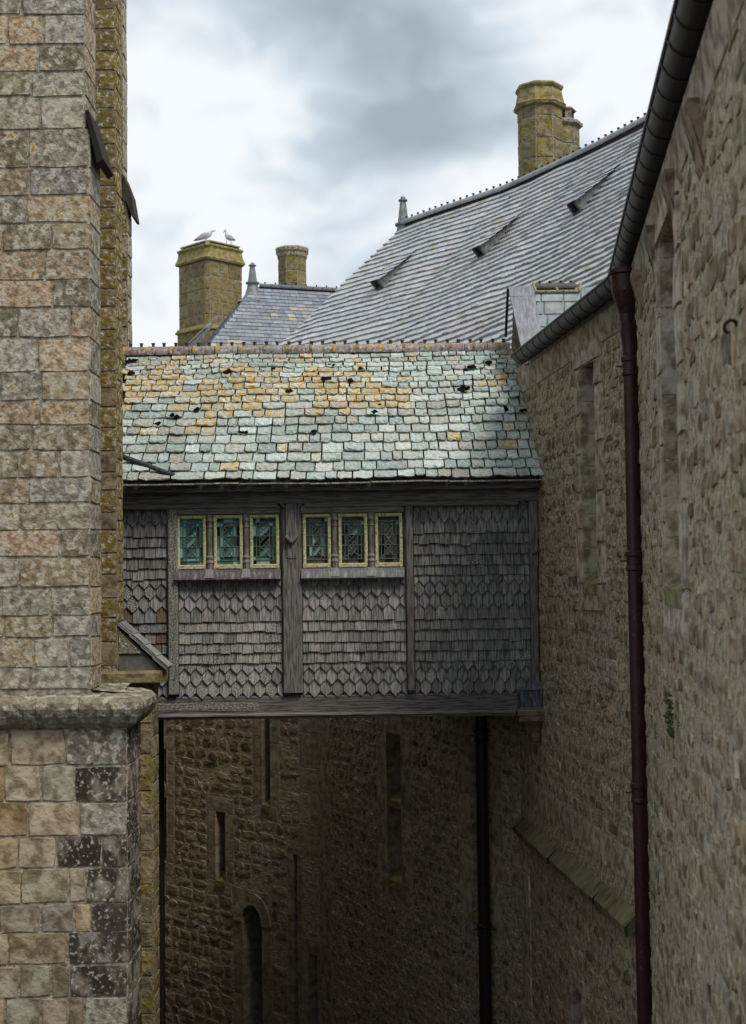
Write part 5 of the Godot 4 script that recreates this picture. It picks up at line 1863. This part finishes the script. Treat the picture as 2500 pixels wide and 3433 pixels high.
# ---------------------------------------------------------------- the house with the hipped roof
func build_hip_house() -> void:
	var T := thing("hipped_house", "hip-roofed slate house behind the bridge with a lead finial", "house", V3(-1.5, 0, 38))
	var wb := Buf.new()
	wb.block(Vector3.ZERO, Vector3(3.6, 7.6, 3.0), 0.02, Color(0.28, 0.25, 0.19))
	put("wall", wb, M.mortar, T, V3(-1.6, 7.6, 37.8))
	var R := holder("hipped_roof", T, V3(-1.5, 15.2, 36.5))
	# front slope: ridge from (-3.05, 18) running right and a little away; hips fall to the left
	var A := V3(-3.2, 17.98, 36.6)
	var B := V3(1.6, 17.98, 38.2)
	var a := (B - A).normalized()
	var out := a.cross(Vector3.UP)
	if out.dot(Vector3.BACK) < 0:
		out = -out
	var fall := (out * cos(deg_to_rad(50.0)) - Vector3.UP * sin(deg_to_rad(50.0)))
	var up := (out * sin(deg_to_rad(50.0)) + Vector3.UP * cos(deg_to_rad(50.0)))
	var fallL := (-a * cos(deg_to_rad(54.0)) - Vector3.UP * sin(deg_to_rad(54.0)))
	var upL := (-a * sin(deg_to_rad(54.0)) + Vector3.UP * cos(deg_to_rad(54.0)))
	var list := []
	var cols := [Color(0.22, 0.25, 0.30), Color(0.26, 0.29, 0.33), Color(0.2, 0.23, 0.28), Color(0.3, 0.32, 0.35), Color(0.25, 0.28, 0.34)]
	var hs := 0.62        # how far the hip runs left for each metre down the front slope
	var b := 0.05
	while b < 3.6:
		var t := -hs * b - rr(0.0, 0.2)
		while t < 4.5:
			var wd := rr(0.2, 0.29)
			var ta: float = max(t, -hs * b)
			var b2 := b + 0.155
			if t + wd > ta + 0.04:
				var col := shade(pick(cols), 0.13)
				if rng.randf() < 0.05:
					col = shade(Color(0.42, 0.37, 0.27), 0.1)
				slate(list, [A + a * ta + fall * b, A + a * (t + wd - 0.008) + fall * b, A + a * (t + wd - 0.008) + fall * b2, A + a * max(t, -hs * b2) + fall * b2], up, 0.018, col, M.slate_blue)
			t += wd
		b += 0.15
	# left slope, bounded by the front hip
	var kL: float = sin(deg_to_rad(50.0)) / sin(deg_to_rad(54.0))
	var hip_dir := -a * hs + fall
	var fl := b
	b = 0.05
	while b < 3.6:
		var depth := b * kL
		var p0 := A + hip_dir * b
		var p1 := A + hip_dir * (b + 0.15)
		var t := -rr(0.0, 0.2)
		var q := -out
		var span: float = 2.0 * (p0 - A).dot(out)
		while t < span:
			var wd := rr(0.2, 0.29)
			var ta: float = max(t, 0.0)
			if t + wd > 0.04:
				slate(list, [p0 + q * ta, p0 + q * (t + wd - 0.008), p1 + q * (t + wd - 0.008), p1 + q * (ta if t > 0.0 else 0.0)], upL, 0.018, shade(pick(cols), 0.13), M.slate_blue)
			t += wd
		b += 0.15
	emit(list, "slate", "slates", R)
	var bd := Buf.new()
	var c := A
	var hp := A + hip_dir * 3.6
	bd.quad(A - up * 0.02 - c, B - up * 0.02 - c, B + fall * 3.6 - up * 0.02 - c, hp - up * 0.02 - c, Color(0.1, 0.1, 0.12), -up * 9)
	var hp2: Vector3 = hp - out * 2.0 * (hp - A).dot(out)
	bd.face(A - upL * 0.02 - c, hp - upL * 0.02 - c, hp2 - upL * 0.02 - c, Color(0.1, 0.1, 0.12), -upL * 9)
	bd.quad(A - c, B - c, B - out * 2.3 - Vector3.UP * 2.76 - c, hp2 - c, Color(0.2, 0.22, 0.25), out * 5)
	put("roof_boarding", bd, M.slate_blue, R, c)
	ridge_tiles(R, A + a * 0.18 + Vector3.UP * 0.02, A + a * 4.3 + Vector3.UP * 0.02, 0.3, 0.085, [Color(0.12, 0.125, 0.15), Color(0.14, 0.14, 0.16)], M.slate_blue, 1, Color(0.03, 0.03, 0.035))
	finial(R, A + Vector3.UP * 0.1 - a * 0.03, 0.58, 0.13, 0.55)
	roof_vent(R, V3(-4.93, 16.30, 37.0), -out, fallL, upL)
	# square chimney set cornerwise, with a flared cap and a lid of slate
	var pal := [Color(0.27, 0.22, 0.12), Color(0.3, 0.245, 0.14), Color(0.25, 0.205, 0.125), Color(0.33, 0.28, 0.17)]
	var cc := V3(-4.9, 0, 40.97)
	var C := holder("square_chimney", T, V3(-4.9, 16, 40.97))
	var sq := [Vector2(-0.98, 0.0), Vector2(-0.06, 0.93), Vector2(0.1, 0.95), Vector2(0.96, 0.05), Vector2(0.9, -0.1), Vector2(0.0, -0.97)]
	var l := []
	chimney_blocks(C, l, sq, cc, 17.6, 19.58, 0.36, pal, M.granite_green, 0.4)
	var sq2 := []
	for p in sq:
		sq2.append(p * 1.06)
	chimney_blocks(C, l, sq2, cc, 13.5, 17.5, 0.36, pal, M.granite_green, 0.45)
	emit(l, "stone_block", "stone_blocks", C)
	put("stone_band", loft(sq, [Vector2(0.06, 0.0), Vector2(0.13, 0.02), Vector2(0.13, 0.06), Vector2(0.05, 0.16), Vector2(-0.02, 0.2)], Color(0.3, 0.26, 0.12), false), M.granite_green, C, cc + Vector3.UP * 17.45)
	put("chimney_cap", loft(sq, [Vector2(-0.02, 0.0), Vector2(0.09, 0.02), Vector2(0.12, 0.08), Vector2(0.09, 0.13), Vector2(0.04, 0.24), Vector2(0.01, 0.38), Vector2(0.03, 0.42), Vector2(0.06, 0.45), Vector2(0.05, 0.5), Vector2(-0.03, 0.53), Vector2(-0.15, 0.53)], Color(0.34, 0.29, 0.14), true), M.granite_green, C, cc + Vector3.UP * 19.56)
	for p in [Vector2(-0.85, 0), Vector2(0.02, 0.84), Vector2(0.82, 0.0), Vector2(0, -0.84)]:
		var pb := Buf.new()
		pb.block(Vector3.ZERO, Vector3(0.06, 0.03, 0.06), 0.004, Color(0.4, 0.38, 0.34))
		put("lid_block", pb, M.granite_white, C, cc + Vector3(p.x, 20.11, p.y))
	put("lid_slab", loft(sq, [Vector2(-0.06, 0.0), Vector2(-0.04, 0.02), Vector2(-0.05, 0.05), Vector2(-0.1, 0.065)], Color(0.40, 0.40, 0.38), true), M.granite_white, C, cc + Vector3.UP * 20.135)
	# octagonal chimney behind the ridge
	var C2 := holder("octagonal_chimney", T, V3(-2.45, 16, 42))
	l = []
	chimney_blocks(C2, l, octagon(0.46, 0.35), V3(-2.45, 0, 42), 14.0, 20.02, 0.36, pal, M.granite_green, 0.34)
	emit(l, "stone_block", "stone_blocks", C2)
	put("chimney_cap", loft(octagon(0.46, 0.35), [Vector2(0.0, 0.0), Vector2(0.04, 0.06), Vector2(0.05, 0.16), Vector2(0.09, 0.22), Vector2(0.1, 0.3), Vector2(0.06, 0.35), Vector2(-0.1, 0.37)], Color(0.3, 0.26, 0.17), true), M.granite_white, C2, V3(-2.45, 20.0, 42))


# ---------------------------------------------------------------- gulls
func build_gulls() -> void:
	var wht := Color(0.78, 0.79, 0.8)
	var gry := Color(0.40, 0.42, 0.45)
	var blk := Color(0.03, 0.03, 0.03)
	var beak := Color(0.42, 0.36, 0.25)
	for g in 2:
		var base := V3(-4.98, 20.2, 40.35) if g == 0 else V3(-4.3, 20.2, 40.65)
		var T := thing("gull", "crouching grey-winged gull facing right on the square chimney" if g == 0 else "upright gull with bent head standing at the chimney edge", "gull", base, "gulls on the chimney")
		var b := Buf.new()
		if g == 0:
			b.tube([Vector3(-0.36, 0.03, 0), Vector3(-0.29, 0.055, 0), Vector3(-0.2, 0.095, 0), Vector3(-0.1, 0.14, 0), Vector3(0.0, 0.175, 0), Vector3(0.09, 0.205, 0), Vector3(0.15, 0.25, 0), Vector3(0.175, 0.295, 0), Vector3(0.19, 0.325, 0), Vector3(0.225, 0.328, 0), Vector3(0.25, 0.325, 0), Vector3(0.3, 0.325, 0), Vector3(0.315, 0.318, 0)],
				[Vector2(0.02, 0.008), Vector2(0.035, 0.015), Vector2(0.065, 0.05), Vector2(0.09, 0.085), Vector2(0.1, 0.105), Vector2(0.085, 0.095), Vector2(0.06, 0.065), Vector2(0.045, 0.046), Vector2(0.044, 0.044), Vector2(0.036, 0.036), Vector2(0.016, 0.018), Vector2(0.011, 0.016), Vector2(0.004, 0.006)], 12,
				[[blk, wht], [blk, wht], [gry, wht], [gry, wht], [gry, wht], [gry, wht], [wht, wht], [wht, wht], [wht, wht], [wht, wht], [beak, beak], [beak, beak], [beak, beak]])
		else:
			b.tube([Vector3(0.19, 0.12, -0.05), Vector3(0.14, 0.14, -0.03), Vector3(0.06, 0.17, 0), Vector3(-0.02, 0.21, 0.02), Vector3(-0.06, 0.27, 0.03), Vector3(-0.065, 0.33, 0.035), Vector3(-0.07, 0.38, 0.035), Vector3(-0.085, 0.405, 0.035), Vector3(-0.11, 0.4, 0.04), Vector3(-0.125, 0.375, 0.04), Vector3(-0.145, 0.335, 0.045), Vector3(-0.15, 0.32, 0.045)],
				[Vector2(0.02, 0.01), Vector2(0.05, 0.035), Vector2(0.09, 0.09), Vector2(0.09, 0.1), Vector2(0.062, 0.07), Vector2(0.042, 0.045), Vector2(0.04, 0.042), Vector2(0.04, 0.04), Vector2(0.035, 0.034), Vector2(0.018, 0.018), Vector2(0.012, 0.013), Vector2(0.004, 0.004)], 12,
				[[blk, wht], [gry, wht], [gry, wht], [gry, wht], [wht, wht], [wht, wht], [wht, wht], [Color(0.6, 0.6, 0.6), wht], [Color(0.55, 0.55, 0.55), wht], [beak, beak], [beak, beak], [beak, beak]])
		put("body", b, M.feather, T, base)
		for s in [-1, 1]:
			var w := Buf.new()
			if g == 0:
				w.tube([Vector3(-0.34, 0.035, s * 0.03), Vector3(-0.22, 0.09, s * 0.07), Vector3(-0.1, 0.15, s * 0.095), Vector3(0.02, 0.19, s * 0.09), Vector3(0.09, 0.2, s * 0.07)], [Vector2(0.008, 0.008), Vector2(0.012, 0.04), Vector2(0.018, 0.07), Vector2(0.02, 0.075), Vector2(0.008, 0.04)], 8, [[blk, blk], [gry, gry], [gry, gry], [gry, gry], [gry, gry]])
			else:
				w.tube([Vector3(0.2, 0.115, s * 0.03 - 0.04), Vector3(0.11, 0.155, s * 0.08 - 0.02), Vector3(0.02, 0.19, s * 0.095 + 0.01), Vector3(-0.04, 0.22, s * 0.07 + 0.02)], [Vector2(0.008, 0.008), Vector2(0.014, 0.045), Vector2(0.02, 0.07), Vector2(0.008, 0.04)], 8, [[blk, blk], [gry, gry], [gry, gry], [gry, gry]])
			put("wing", w, M.feather, T, base)
			var l := Buf.new()
			var lx: float = 0.02 if g == 0 else s * 0.07
			l.tube([Vector3(lx, -0.005, s * 0.035), Vector3(lx, 0.1, s * 0.035)], [Vector2(0.009, 0.009), Vector2(0.011, 0.011)], 6, [[beak, beak], [beak, beak]])
			l.block(Vector3(lx + 0.02, 0.0, s * 0.035), Vector3(0.03, 0.005, 0.018), 0.002, beak)
			put("leg", l, M.feather, T, base)


# ---------------------------------------------------------------- small plant growing out of the near wall
func build_plant() -> void:
	var w := wall_frame(2.2, 11.5, 0.34, -4.0)
	var at: Vector3 = w[0] + w[1] * 3.6 + Vector3.UP * 9.2 + w[2] * 0.03
	var T := thing("wall_plant", "small green fern-like plant rooted in the rubble wall below the window", "plant", at)
	for k in 70:
		var b := Buf.new()
		var root: Vector3 = w[1] * rr(-0.12, 0.12) + Vector3.UP * rr(-0.16, 0.08)
		var d: Vector3 = (w[2] * rr(0.3, 1.0) + w[1] * rr(-0.8, 0.8) + Vector3.UP * rr(-0.9, 0.5)).normalized()
		var s: Vector3 = d.cross(w[2] + Vector3(0.1, 0.2, 0.1)).normalized()
		var l := rr(0.025, 0.06)
		var c := shade(Color(0.06, 0.085, 0.022), 0.3)
		b.slab([root, root + d * l * 0.5 + s * l * 0.25, root + d * l, root + d * l * 0.5 - s * l * 0.25], d.cross(s) * 0.002, c)
		put("leaf", b, M.leaf, T, at)
